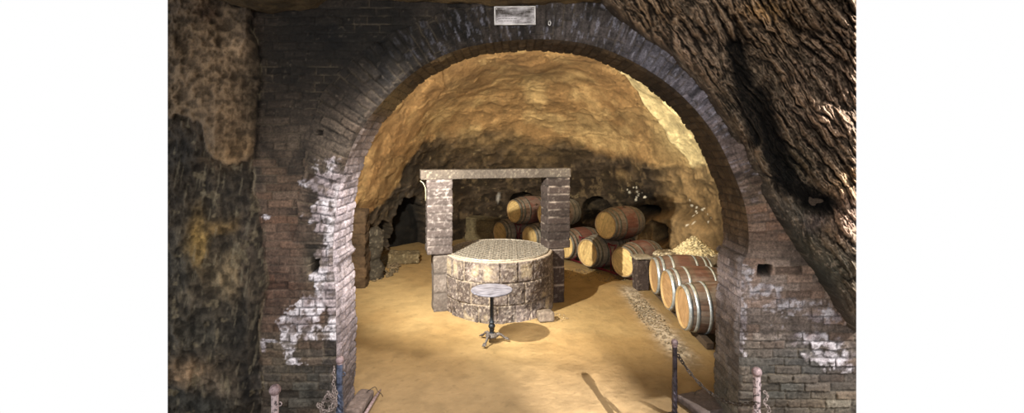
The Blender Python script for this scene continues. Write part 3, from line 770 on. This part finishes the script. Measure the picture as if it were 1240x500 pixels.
# ------------------------------------------------------------------ cafe table
def build_table():
    t = thing('bistro_table', 'small round bistro table with grey marble top on a black iron column before the well', 'table', (-.27, 6.62, 0))
    bm = bmesh.new(); bm_lathe(bm, [(.0,.668),(.05,.668),(.262,.668),(.276,.673),(.28,.682),(.277,.691),(.27,.695),(.0,.695)], 64, cap=False); bmesh.ops.remove_doubles(bm, verts=bm.verts, dist=1e-5)
    obj('tabletop', bm, M_marble, t, False, 0)
    bm = bmesh.new(); bm_lathe(bm, [(.0,.655),(.10,.655),(.10,.662),(.10,.668),(.0,.668)], 24, cap=False); obj('mounting_plate', bm, M_dark, t)
    bm = bmesh.new(); bm_lathe(bm, [(.030,.655),(.026,.64),(.024,.60),(.026,.30),(.027,.27),(.036,.262),(.038,.252),(.030,.244),(.030,.235),(.042,.222),(.048,.205),(.042,.188),(.030,.176),(.034,.168),(.034,.158),(.028,.15),(.032,.12),(.046,.10),(.05,.09)], 28, cap=True)
    obj('column', bm, M_dark, t, True)
    bm = bmesh.new(); bm_lathe(bm, [(.0,.115),(.045,.115),(.07,.10),(.085,.085),(.085,.07),(.06,.055),(.0,.055)], 24, cap=False); obj('base_collar', bm, M_foot, t, True)
    for a in (134, 245, 7):
        a = math.radians(a); bm = bmesh.new(); ca, sa = math.cos(a), math.sin(a)
        prof = [(.05,.085,.032),(.09,.095,.030),(.125,.085,.024),(.155,.06,.020),(.178,.038,.020),(.198,.026,.026),(.214,.024,.024),(.224,.024,.012)]
        bm_tube(bm, [(r*ca, r*sa, z) for r, z, w in prof], [w*.72 for r, z, w in prof], 12)
        for v in bm.verts:
            if v.co.z < 0.002: v.co.z = .002
        # scroll and claw ridges
        bm_tube(bm, [((.06+.03*math.cos(k*.6))*ca, (.06+.03*math.cos(k*.6))*sa, .065+.022*math.sin(k*.6)) for k in range(9)], .009, 6)
        for s in (-1, 0, 1):
            bm_tube(bm, [((.19)*ca-s*.014*sa, (.19)*sa+s*.014*ca, .04), ((.215)*ca-s*.018*sa, .215*sa+s*.018*ca, .026), (.232*ca-s*.02*sa, .232*sa+s*.02*ca, .012)], [.010,.011,.006], 6)
        obj('leg', bm, M_foot, t, True)
build_table()

# ------------------------------------------------------------------ barrels (axis along local +Y, front head at y=0)
BL, RH, RB = .94, .285, .352
def brad(s): return RH+(RB-RH)*(1-(2*s-1)**2)**.85
def build_barrel(seed, body, band, headc, hoopm, label, group=None, stain=(.30,.70)):
    t = thing('wine_barrel', label, 'barrel', (0,0,0), 0, group)
    ns, nt = 60, 224; s = np.linspace(0, 1, ns); th = np.linspace(0, 2*PI, nt, endpoint=False)
    T, S = np.meshgrid(th, s, indexing='ij')
    nst = 28; u = T/(2*PI)*nst+.25*_h(np.floor(T/(2*PI)*nst).astype(np.int64), (T*0).astype(np.int64), (T*0).astype(np.int64), seed); ci = np.floor(T/(2*PI)*nst); fu = T/(2*PI)*nst-ci
    gap = ss(.06, .0, np.minimum(fu, 1-fu)); r = _h(ci.astype(np.int64), (ci*0).astype(np.int64), (ci*0).astype(np.int64), seed)
    Rr = RH+(RB-RH)*(1-(2*S-1)**2)**.85-gap*.003
    n = fbm(T*9, S*2.5, seed, 4, seed); n2 = fbm(np.cos(T)*3, np.sin(T)*3, S*4, 4, seed+1)
    c = np.ones(T.shape+(3,))*lin(body)*(.8+.4*r)[..., None]*(.8+.4*ss(-.5, .5, n))[..., None]
    red = ss(stain[0]-.02, stain[0]+.02, S+.02*n2)*ss(stain[1]+.02, stain[1]-.02, S+.02*n2)
    c = mixc(c, np.ones_like(c)*lin(band)*(.75+.5*r)[..., None], red*(.8+.2*n2)*.85)
    c = mixc(c, np.ones_like(c)*lin((138,132,122)), ss(.1, .5, n2+.4*np.sin(T))*.35)
    c = mixc(c, c*.5, gap*.5)
    V = np.stack([Rr*np.cos(T), S*BL, Rr*np.sin(T)], -1)
    # chime thickness and recess, both ends (all staves, one mesh)
    def rv(rr, y): return np.stack([rr*np.cos(th), np.full(nt, y), rr*np.sin(th)], -1)[:, None]
    V = np.concatenate([rv(RH-.03, .05), rv(RH-.022, .0), V, rv(RH-.022, BL), rv(RH-.03, BL-.05)], 1)
    e = c[:, :1]; ce = np.ones_like(e)*lin((168,140,96)); c = np.concatenate([ce, ce, c, ce*.5, ce*.5], 1)
    mesh_np('staves', V.reshape(-1, 3), grid_quads(nt, V.shape[1], True)[:, ::-1], c, M_stave, t)
    # heads: boards, with darker joints, in one disc
    for e_, yy, fl in ((0, .030, 1), (1, BL-.030, -1)):
        g = 64; xs = np.linspace(-1, 1, g); A, B = np.meshgrid(xs, xs, indexing='ij')
        # concentric square->disc map
        U = A*np.sqrt(1-B*B/2); W = B*np.sqrt(1-A*A/2); rad = RH-.024
        bx = (U+1)*3.0+.17; bi = np.floor(bx); fb = bx-bi; br = _h(bi.astype(np.int64), (bi*0).astype(np.int64), (bi*0).astype(np.int64), seed+5)
        gp = ss(.045, .0, np.minimum(fb, 1-fb))
        nn = fbm(U*14, W*2.2, seed, 4, seed+6); n3 = fbm(U*2.5, W*2.5, seed, 3, seed+7)
        hc = np.ones(U.shape+(3,))*lin(headc)*(.88+.22*br)[..., None]*(.85+.3*ss(-.5, .5, nn))[..., None]
        hc = mixc(hc, hc*.55, gp*.6); hc = mixc(hc, np.ones_like(hc)*lin((128,92,50)), ss(.2, .5, n3)*.35)
        # faint pencilled/branded patch in the middle
        bd = ss(.05, .0, np.abs(np.hypot(U*1.7, W*1.0)-.34))*ss(-.2, .3, fbm(U*9, W*9, seed, 2, seed+8)); hc = mixc(hc, hc*.62, bd*.5)
        hc = mixc(hc, hc*.5, ss(.9, 1.0, np.hypot(U, W))*.6)
        V = np.stack([U*rad, np.full(U.shape, yy)+fl*gp*.002, W*rad], -1).reshape(-1, 3)
        q = grid_quads(g, g); q = q if e_ == 0 else q[:, ::-1]
        mesh_np('barrel_head', V, q, hc*(1 if e_ == 0 else .5), M_head, t)
    for s0, s1 in ((.0,.055),(.10,.15),(.27,.315),(.685,.73),(.85,.90),(.945,1.0)):
        bm = bmesh.new(); k = 64
        prof = [(brad(max(s_, 1e-4))+o, s_*BL) for s_, o in ((s0, .0005), (s0, .003), ((s0+s1)/2, .0042), (s1, .003), (s1, .0005))]
        M = Matrix.Rotation(-PI/2, 4, 'X')
        bm_lathe(bm, prof, k, M, cap=False); 
        for f in bm.faces: f.normal_flip()
        # rivet on the hoop
        a = 1.2+seed*.7+s0*5; rr = prof[2][0]; yc = prof[2][1]
        bmesh.ops.create_uvsphere(bm, u_segments=8, v_segments=6, radius=.007, matrix=Matrix.Translation((rr*math.cos(a), yc, rr*math.sin(a))))
        obj('hoop', bm, hoopm, t, True)
    bm = bmesh.new(); bmesh.ops.create_cone(bm, cap_ends=True, segments=20, radius1=.03, radius2=.026, depth=.02, matrix=Matrix.Translation((0, BL/2, RB+.004))); obj('bung', bm, M_timber, t, False, .002)
    return t
M_hoop_dark = solid_mat('dull_hoop', (74,72,64), (112,110,100), 12, .6, .3)
M_hoop_bright = solid_mat('bright_hoop', (148,158,164), (200,208,212), 12, .35, .6)
bA = build_barrel(301, (112,92,78), (104,56,50), (206,178,122), M_hoop_dark, '')
bB = build_barrel(317, (126,116,104), (134,104,90), (206,178,122), M_hoop_dark, '', stain=(.36,.64))
bC = build_barrel(331, (94,74,62), (94,60,50), (160,128,92), M_hoop_bright, '', stain=(.4,.6))
AX = math.radians(-52)      # local +Y turned towards +X
used = set()
def place(src, px, py, Y, rot, label, roll=0, group=None, xyz=None):
    p = Vector(xyz) if xyz else P(px, py, Y)
    M = Matrix.Rotation(rot, 4, 'Z') @ Matrix.Rotation(roll, 4, 'Y')
    e = M.to_euler()
    if src.name not in used:
        used.add(src.name); src.location = p; src.rotation_euler = e; src['label'] = label; src['group'] = group; return src
    return dup(src, p, e, label, group)
G1 = 'wine barrels stacked on red racks'; G2 = 'wine barrels lying in a row along the right wall'
ZL, ZU = .405, 1.03
def sit(px, z, Y): return ((px-HX)/F*Y, Y, z)
place(bA, 0,0,0, AX, 'upper barrel of the right stack, standing clear right of the well, reddish staves', .3, G1, sit(733, .965, 10.15))
place(bA, 0,0,0, AX, 'red-stained barrel on the upper tier, seen whole between the well piers', 1.1, G1, sit(622, .95, 12.3))
place(bA, 0,0,0, AX, 'lowest right barrel of the red rack, its rear beside the stone block', 2.0, G1, sit(754, .355, 9.55))
place(bA, 0,0,0, AX, 'lower barrel directly right of the well pier, half hidden by the pier', 2.9, G1, sit(683, .355, 11.1))
place(bB, 0,0,0, AX, 'greyish lower barrel in the middle of the right rack, with a pale split-toned head', .4, G1, sit(711, .355, 10.35))
place(bB, 0,0,0, AX, 'upper barrel mostly hidden behind the right brick pier of the well', 1.4, G1, sit(660, .95, 11.75))
place(bB, 0,0,0, AX, 'leftmost lower barrel, seen over the well grille beside the stone plinth', 2.2, G1, sit(605, .33, 12.75))
place(bB, 0,0,0, AX, 'lower barrel seen over the grille, second from the left', 3.0, G1, sit(641, .33, 12.1))
XR = math.radians(-90)
place(bC, 0,0,0, XR, 'nearest barrel of the right row, beside the arch jamb, bright hoops', .5, G2, (2.33, 6.80, .395))
place(bC, 0,0,0, XR+.03, 'middle barrel of the right row of three with bright hoops', 1.7, G2, (2.37, 7.62, .395))
place(bC, 0,0,0, XR-.02, 'farthest barrel of the right row, next to the dark stone block', 2.6, G2, (2.40, 8.42, .395))
# bearer timbers under the near row
for i, (x, lab) in enumerate(((2.55, 'front dark timber bearer on the floor under the row of three barrels'), (3.05, 'rear dark timber bearer on the floor under the row of three barrels'))):
    bm = bmesh.new(); bm_box(bm, (0,0,0), (.10, 2.5, .09)); o = obj('timber_bearer', bm, M_timber, None, False, .008); o.location = (x, 7.62, .037); tag(o, lab, 'timber', 'timber bearers under the barrel row')

# ------------------------------------------------------------------ red racks
def build_rack(p0, p1, nlow, label):
    """p0,p1: head centres of first and last lower barrel"""
    p0 = Vector(p0); p1 = Vector(p1); d = (p1-p0); L = d.length; rot = math.atan2(d.y, d.x)
    t = thing('barrel_rack', label, 'rack', (p0.x, p0.y, 0), rot, 'dark red steel barrel racks')
    # in rack frame: x along the row, y = away from heads (barrel axis)
    def tube(nm, pts, r=.018): bm = bmesh.new(); bm_tube(bm, pts, r, 8); return obj(nm, bm, M_red, t, True)
    for y in (.16, .78):
        tube('floor_rail', [(-.42, y, .03), (L+.42, y, .03)], .022)
        for k in range(nlow):
            x = L*k/(nlow-1)
            r = RB-.012
            pts = [(x+.30*math.sin(a), y, .355-(.333)*math.cos(a)+.0) for a in [math.radians(v) for v in range(-52, 53, 13)]]
            tube('cradle', pts, .012)
        for k in range(-1, nlow):
            x = L*(k+.5)/(nlow-1)
            if 0 <= k < nlow-1:
                tube('upright', [(x-.04, y, .04), (x-.025, y, .34), (x-.06, y, .50), (x-.12, y, .60)], .014)
                tube('upright', [(x+.04, y, .04), (x+.025, y, .34), (x+.06, y, .50), (x+.12, y, .60)], .014)
                tube('saddle', [(x-.12, y, .60), (x-.06, y, .584), (x, y, .578), (x+.06, y, .584), (x+.12, y, .60)], .013)
            else: tube('upright', [(x, y, .04), (x, y, .40)], .014)
    for k in range(-1, nlow):
        x = L*(k+.5)/(nlow-1); tube('tie_bar', [(x, .14, .35), (x, .80, .35)], .012)
    for x in (-.42, L+.42): tube('cross_rail', [(x, .14, .03), (x, .80, .03)], .018)
build_rack(sit(605, 0, 12.75), sit(641, 0, 12.1), 2, 'red steel barrel rack behind the well, between its two brick piers')
build_rack(sit(683, 0, 11.1), sit(754, 0, 9.55), 3, 'red steel barrel rack right of the well, ending at the stone block')

# ------------------------------------------------------------------ masonry and ledges of the chamber
rock_obj('stone_block', (.24, .26, .56), (2.34, 9.02, .27), .1, (74,62,58), (150,136,124), 'dark upright stone block between the red rack and the row of three barrels', 'stone block', 51, .016, .02, eff=.34)
rock_obj('stone_slab', (.34, .34, .05), (2.36, 9.02, .58), .1, (150,140,122), (200,190,170), 'pale flat slab capping the dark upright stone block', 'stone slab', 52, .008, .012)
rock_obj('rock_ledge', (1.35, .60, .62), (3.33, 9.18, .29), 0, (112,98,78), (186,174,150), 'low rock ledge behind the row of three barrels', 'rock ledge', 53, .06, .08, eff=.3, res=.03)
rock_obj('stone_plinth', (.9, .45, .66), (-.78, 13.42, .32), -.45, (96,86,64), (140,128,96), 'low mossy stone plinth left of the stacked barrels behind the well', 'plinth', 54, .025, .05, course=.3, res=.03)
rock_obj('stone_pier', (.62, .5, 1.42), (-3.02, 9.3, .68), .1, (66,50,34), (104,86,58), 'rough coursed stone pier against the left wall behind the arch jamb', 'pier', 55, .035, .04, course=.2, eff=.1)
rock_obj('stone_pier', (.5, .5, .95), (-2.85, 9.85, .45), .3, (46,40,32), (96,88,74), 'lower dark broken stone pier beside the taller coursed pier', 'pier', 56, .06, .06, course=.24, eff=.25)
rock_obj('stone_step', (.95, .5, .22), (-2.55, 11.1, .09), .15, (100,86,62), (170,156,128), 'low pale stone step at the back left foot of the cave wall', 'stone step', 57, .03, .04)
# rubble on the ledge
def rubble(name, n, cx, cy, z0, rx, ry, hh, base, label, smin=.02, smax=.055, seed=0):
    rs = np.random.RandomState(seed); V = []; Q = []; C = []; b = 0
    bm0 = bmesh.new(); bmesh.ops.create_icosphere(bm0, subdivisions=1, radius=1); v0 = np.array([v.co[:] for v in bm0.verts]); f0 = np.array([[v.index for v in f.verts] for f in bm0.faces]); bm0.free()
    for i in range(n):
        a = rs.uniform(0, 2*PI); r = math.sqrt(rs.uniform(0, 1)); x = cx+rx*r*math.cos(a); y = cy+ry*r*math.sin(a)
        z = z0+hh*(1-r)**1.0*rs.uniform(.6, 1)
        s = rs.uniform(smin, smax)*np.array([rs.uniform(.7, 1.5), rs.uniform(.7, 1.3), rs.uniform(.4, .9)])
        q = Matrix.Rotation(rs.uniform(0, 6), 3, 'Z') @ Matrix.Rotation(rs.uniform(-.5, .5), 3, 'X')
        v = (v0*(1+.35*rs.uniform(-1, 1, (len(v0), 1))))*s; v = v @ np.array(q).T+np.array([x, y, z])
        V.append(v); Q.append(f0+b); b += len(v0); C.append(np.ones((len(v0), 3))*lin(base)*rs.uniform(.55, 1.25))
    o = mesh_np(name, np.vstack(V), np.vstack(Q), np.vstack(C), M_loose, smooth=False)
    tag(o, label, 'rubble', None, 'stuff'); return o
rubble('rubble', 3200, 3.36, 9.18, .60, .42, .27, .34, (206,190,150), 'heap of pale yellow chippings piled on the rock ledge', .010, .034, seed=1)
rubble('rubble', 1800, 3.25, 9.16, .60, .62, .28, .05, (186,174,150), 'thin scatter of pale stone chips along the front of the rock ledge', .010, .034, 2)
rubble('rubble', 700, 2.10, 7.7, .0, .17, 1.5, .008, (138,124,102), 'strip of small grey stone chips on the floor before the three barrels', .004, .016, 3)
rubble('rubble', 120, .55, 7.55, .0, .32, .22, .006, (150,130,104), 'few stone crumbs on the floor around the loose stone', .004, .010, 4)
rubble('rubble', 300, 1.75, 10.0, .0, .9, .5, .006, (110,96,76), 'dark crumbs of stone on the floor under the right red rack', .005, .014, 5)
rubble('rubble', 160, -2.75, 10.3, .0, .4, .8, .03, (96,82,62), 'scattered broken stones at the foot of the left cave wall', .015, .05, 6)

# ------------------------------------------------------------------ posts, chains
def build_post(loc, label, ballr=.036, top_mat=M_irontop, shaft_mat=M_iron, H=.75, plain=.26, rz=0, w=.021):
    t = thing('chain_post', label, 'post', loc, rz, 'wrought iron chain posts')
    bm = bmesh.new(); zs = [.0+i*(H-.07-.0)/90 for i in range(91)]; prev = None
    for z in zs:
        tw = max(0, (H-.07-plain)-z)*26.0
        k = ss(0, .1, tw/26.0); ww = w*(1+.12*float(k))
        vs = []
        for q in range(12):
            a = q*PI/6; sq = 1/max(abs(math.cos(a)), abs(math.sin(a))); rr = ww*min(sq, 1.36)
            vs.append(bm.verts.new((rr*math.cos(a+tw), rr*math.sin(a+tw), z)))
        if prev:
            for q in range(12): bm.faces.new((prev[q], prev[(q+1) % 12], vs[(q+1) % 12], vs[q]))
        else: bm.faces.new(vs[::-1])
        prev = vs
    bm.faces.new(prev); obj('shaft', bm, shaft_mat, t)
    bm = bmesh.new(); prof = [(.0, H-.075), (.026, H-.075), (.028, H-.068), (.018, H-.062), (.015, H-.056)]
    zc = H-ballr
    for i in range(13):
        a = -PI/2+.45+(PI-.45)*i/12; prof.append((ballr*math.cos(a), zc+ballr*math.sin(a)))
    bm_lathe(bm, prof, 20, cap=False); obj('ball_finial', bm, top_mat, t, True)
    bm = bmesh.new(); bm_lathe(bm, [(0,.0),(.07,.0),(.07,.012),(.03,.02),(0,.02)], 24, cap=False); obj('base_plate', bm, shaft_mat, t)
    bm = bmesh.new(); bm_tube(bm, [(.032+.016*math.cos(a*PI/8)-.0, 0, H-.16+.016*math.sin(a*PI/8)) for a in range(16)], .004, 6, closed=True); obj('eye_ring', bm, shaft_mat, t, True)
    return t
build_post((1.576, 4.80, 0), 'dark twisted iron post with a ball top standing on the sand in the arch opening', .034)
build_post((2.075, 4.20, 0), 'rust-pink ball-topped iron post in front of the right brick pier', .042, M_irontop, M_ironpale, w=.026, rz=.4)
build_post((-1.535, 4.42, 0), 'blue-black twisted iron post with a small ball top against the left jamb', .036, shaft_mat=M_ironblue, w=.026)
build_post((-1.865, 3.90, 0), 'pinkish ball-topped iron post standing before the dark left bricks', .044, M_irontop, M_ironpale, w=.026, rz=.3)
build_post((1.24, 3.36, 0), 'twisted iron chain post nearest the viewer, casting the long floor shadow', .036)
def link_mesh(r=.0035, l=.017, w=.009):
    bm = bmesh.new(); pts = []
    for i in range(16):
        a = 2*PI*i/16; x = w*math.cos(a); z = w*math.sin(a)+(l-w if math.sin(a) > 0 else -(l-w)); pts.append((x, 0, z))
    bm_tube(bm, pts, r, 6, closed=True)
    me = bpy.data.meshes.new('link'); bm.to_mesh(me); bm.free(); me.polygons.foreach_set('use_smooth', [True]*len(me.polygons)); return me
def chain(path, label, mat, r=.0035, l=.017, w=.009, cat='chain', group=None):
    path = [Vector(p) for p in path]; t = thing('chain', label, cat, path[0], 0, group)
    me = link_mesh(r, l, w); me.materials.append(mat); pitch = 2*(l-r)*.98
    ds = [0]
    for a, b in zip(path, path[1:]): ds.append(ds[-1]+(b-a).length)
    n = int(ds[-1]/pitch)
    def at(s):
        s = max(0, min(ds[-1], s))
        for i in range(len(ds)-1):
            if s <= ds[i+1]: return path[i].lerp(path[i+1], (s-ds[i])/max(1e-9, ds[i+1]-ds[i]))
        return path[-1]
    for i in range(n+1):
        s = i*pitch; p = at(s); d = (at(s+.006)-at(s-.006)).normalized()
        o = bpy.data.objects.new('link', me); COL.objects.link(o); o.parent = t
        q = d.to_track_quat('Z', 'X').to_matrix() @ Matrix.Rotation((i % 2)*PI/2+.5*math.sin(i*1.7), 3, 'Z')
        o.matrix_local = Matrix.Translation(p-path[0]) @ q.to_4x4()
    return t
def sag(a, b, drop, n=40):
    a = Vector(a); b = Vector(b)
    return [a.lerp(b, i/n)-Vector((0, 0, drop*4*(i/n)*(1-i/n))) for i in range(n+1)]
chain(sag((1.612, 4.79, .585), (2.05, 4.18, .46), .16), 'dark rusty chain sagging between the two right iron posts', M_chain, .0052, .020, .012)
chain(sag((1.275, 3.36, .61), (1.95, 2.9, .46), .26), 'dark chain on the nearest post, the one casting the long floor shadow', M_chain, .0052, .020, .012)
# tangled pale chain by the left post
def tangle(x0, y0, ztop, zbot, seed, spread, loops):
    rs = random.Random(seed); pts = [Vector((x0, y0, ztop))]
    for i in range(1, 20): pts.append(Vector((x0+.006*math.sin(i), y0-.01, ztop-(ztop-zbot-.1)*i/20)))
    for i in range(loops*16):
        a = i*2*PI/16; k = i/(loops*16)
        pts.append(Vector((x0-spread*.35*k+(.025+spread*.35*k)*math.sin(a)+rs.uniform(-.004, .004), y0-.012-.03*k+.03*math.cos(a), zbot+.10-.10*k+.05*math.cos(a*1.3+.4)+.035*math.sin(a*.7))))
    return pts
chain(tangle(-1.575, 4.385, .66, .33, 3, .16, 4), 'pale rusty chain hanging in a tangle beside the blue-black left post', M_chainL, .0042, .017, .010)
chain([(2.13+.018*math.sin(i*.7)+.001*i, 4.17-.0015*i, .55-.012*i) for i in range(26)], 'short pale chain end dangling right of the rust-pink right post', M_chainL, .0042, .016, .010)
# low threshold stones either side of the opening
rock_obj('threshold_stone', (.40, .40, .09), (1.93, 4.98, .03), .35, (112,100,96), (150,138,132), 'low pinkish threshold stone at the foot of the right arch jamb', 'stone', 61, .012, .03, eff=.2)
rock_obj('threshold_stone', (.17, .45, .10), (-1.53, 4.97, .04), -.1, (112,98,92), (150,136,130), 'low pinkish threshold stone at the foot of the left arch jamb', 'stone', 62, .012, .03, eff=.2)
for i, (cx, cy, z0, lab) in enumerate(((1.93, 5.0, .14, 'thin bent wire loop arching from the right threshold stone'), (-1.42, 5.08, .10, 'thin bent wire loop arching from the left threshold stone'))):
    bm = bmesh.new(); bm_tube(bm, [(cx-.09+.18*k/14, cy+.02*math.sin(k), z0-.06+.10*math.sin(PI*k/14)**.7) for k in range(15)], .0035, 6)
    tag(obj('wire_loop', bm, M_chain, None, True), lab, 'wire', 'bent wire loops at the threshold')
bm = bmesh.new(); a = P(461,473,5.28); b = P(446,500,4.92); a.z = .02; b.z = .02
bm_tube(bm, [a, a.lerp(b, .5)+Vector((0,0,.003)), b+Vector((0,-.2,0))], [.008,.016,.018], 8); tag(obj('shadow_bar', bm, M_irontop, None, True), 'purplish bar standing in for a shadow wedge right of the left threshold stone', 'bar')  # added bar standing in for a shadow wedge on the sand

# ------------------------------------------------------------------ plaque and ring on the crown of the arch
def build_plaque():
    w, h = .362, .158; p = P(623.5, 19, 4.47)
    t = thing('wall_plaque', 'small rectangular metal plaque in a bright frame above the crown of the arch', 'plaque', p); t.rotation_euler = (0, math.radians(-.6), 0)
    bm = bmesh.new(); bm_box(bm, (0, .008, 0), (w, .014, h)); obj('plate', bm, M_plate, t, False, .002)
    for nm, c, s in (('frame_strip', (0, 0, h/2), (w, .022, .010)), ('frame_strip', (0, 0, -h/2), (w, .022, .010)), ('frame_strip', (-w/2, 0, 0), (.012, .022, h+.01)), ('frame_strip', (w/2, 0, 0), (.012, .022, h+.01))):
        bm = bmesh.new(); bm_box(bm, c, s); obj(nm, bm, M_frame, t, False, .002)
    rs = random.Random(4); bm = bmesh.new()
    for k in range(5):
        z = h/2-.045-k*.020; x = -w/2+.03
        while x < -w/2+.03+rs.uniform(.16, .27):
            l = rs.uniform(.012, .03); bm_box(bm, (x+l/2, -.0005, z), (l, .003, .005)); x += l+.006
    obj('worn_lettering', bm, M_line, t)
    for sx in (-1, 1):
        for sz in (-1, 1):
            bm = bmesh.new(); bmesh.ops.create_uvsphere(bm, u_segments=10, v_segments=6, radius=.006, matrix=Matrix.Translation((sx*(w/2-.016), -.001, sz*(h/2-.016)))); obj('screw', bm, M_frame, t, True)
build_plaque()
bm = bmesh.new(); c = P(665.5, 28, 4.47)
bm_tube(bm, [c+Vector((.011*math.cos(a*PI/8), 0, .019*math.sin(a*PI/8))) for a in range(16)], .004, 6, closed=True)
bm_tube(bm, [c+Vector((0, 0, .019)), c+Vector((0, .05, .024))], .004, 6)
tag(obj('wall_ring', bm, M_frame, None, True), 'small pale oval metal ring fixed to the arch bricks right of the plaque', 'ring')

# ------------------------------------------------------------------ camera, world, lights
cam = bpy.data.cameras.new('camera'); co = bpy.data.objects.new('camera', cam); COL.objects.link(co)
co.location = (0, 0, CZ); co.rotation_euler = (PI/2, 0, 0)
cam.sensor_width = 36; cam.lens = F/1240*36; cam.shift_y = -(250-HY)/1240; cam.clip_start = .05; cam.clip_end = 100
scn.camera = co
w = bpy.data.worlds.new('world'); scn.world = w; w.use_nodes = True
w.node_tree.nodes['Background'].inputs[0].default_value = (1, 1, 1, 1); w.node_tree.nodes['Background'].inputs[1].default_value = 1.0
def lamp(kind, nm, loc, energy, color, target=None, **kw):
    l = bpy.data.lights.new(nm, kind); l.energy = energy; l.color = color
    for k, v in kw.items(): setattr(l, k, v)
    o = bpy.data.objects.new(nm, l); COL.objects.link(o); o.location = loc
    if target: o.rotation_euler = (Vector(target)-Vector(loc)).to_track_quat('-Z', 'Y').to_euler()
    return o
WARM = (1, .93, .78)
lamp('SPOT', 'arch_lamp', (-1.75, 5.3, 3.05), 2500, WARM, (1.2, 11, 1.6), spot_size=math.radians(120), spot_blend=.6, shadow_soft_size=.04)
lamp('SPOT', 'vault_lamp', (2.3, 5.6, 2.4), 1100, (1, .94, .74), (2.5, 9.5, 4.6), spot_size=math.radians(105), spot_blend=.9, shadow_soft_size=.1)
lamp('SPOT', 'front_lamp', (1.84, -.15, 1.875), 9800, (1, .93, .84), (.74, 5.25, 0), spot_size=math.radians(15), spot_blend=.9, shadow_soft_size=.008)
lamp('SPOT', 'entrance_fill', (-.4, -1.2, 3.1), 950, (1, .95, .90), (.2, 8, .9), spot_size=math.radians(75), spot_blend=.7, shadow_soft_size=.7)  # unseen fill added behind the camera to brighten the well front
lamp('SPOT', 'threshold_fill', (-.9, 3.7, 3.7), 760, (1, .93, .84), (-1.15, 6.0, 0), spot_size=math.radians(54), spot_blend=.9, shadow_soft_size=.35)  # unseen overhead fill added to lift the near floor
lamp('SPOT', 'rock_fill', (5.0, .3, 6.2), 4400, (1, .95, .90), (2.4, 4.2, 2.6), spot_size=math.radians(50), spot_blend=.8, shadow_soft_size=.06)  # unseen side light added to bring out the rock relief
lamp('SPOT', 'brick_fill', (2.4, -.6, 1.2), 240, (1, .97, .95), (2.6, 4.5, 1.2), spot_size=math.radians(50), spot_blend=.9, shadow_soft_size=.1)  # unseen fill added for the right brickwork
lamp('SPOT', 'jamb_fill', (1.3, .2, 2.2), 480, (.97, .96, 1), (-1.7, 4.7, 1.5), spot_size=math.radians(34), spot_blend=.9, shadow_soft_size=.1)  # unseen light added to whiten the left jamb
scn.view_settings.view_transform = 'Standard'; scn.view_settings.look = 'None'; scn.view_settings.exposure = 0; scn.view_settings.gamma = 1
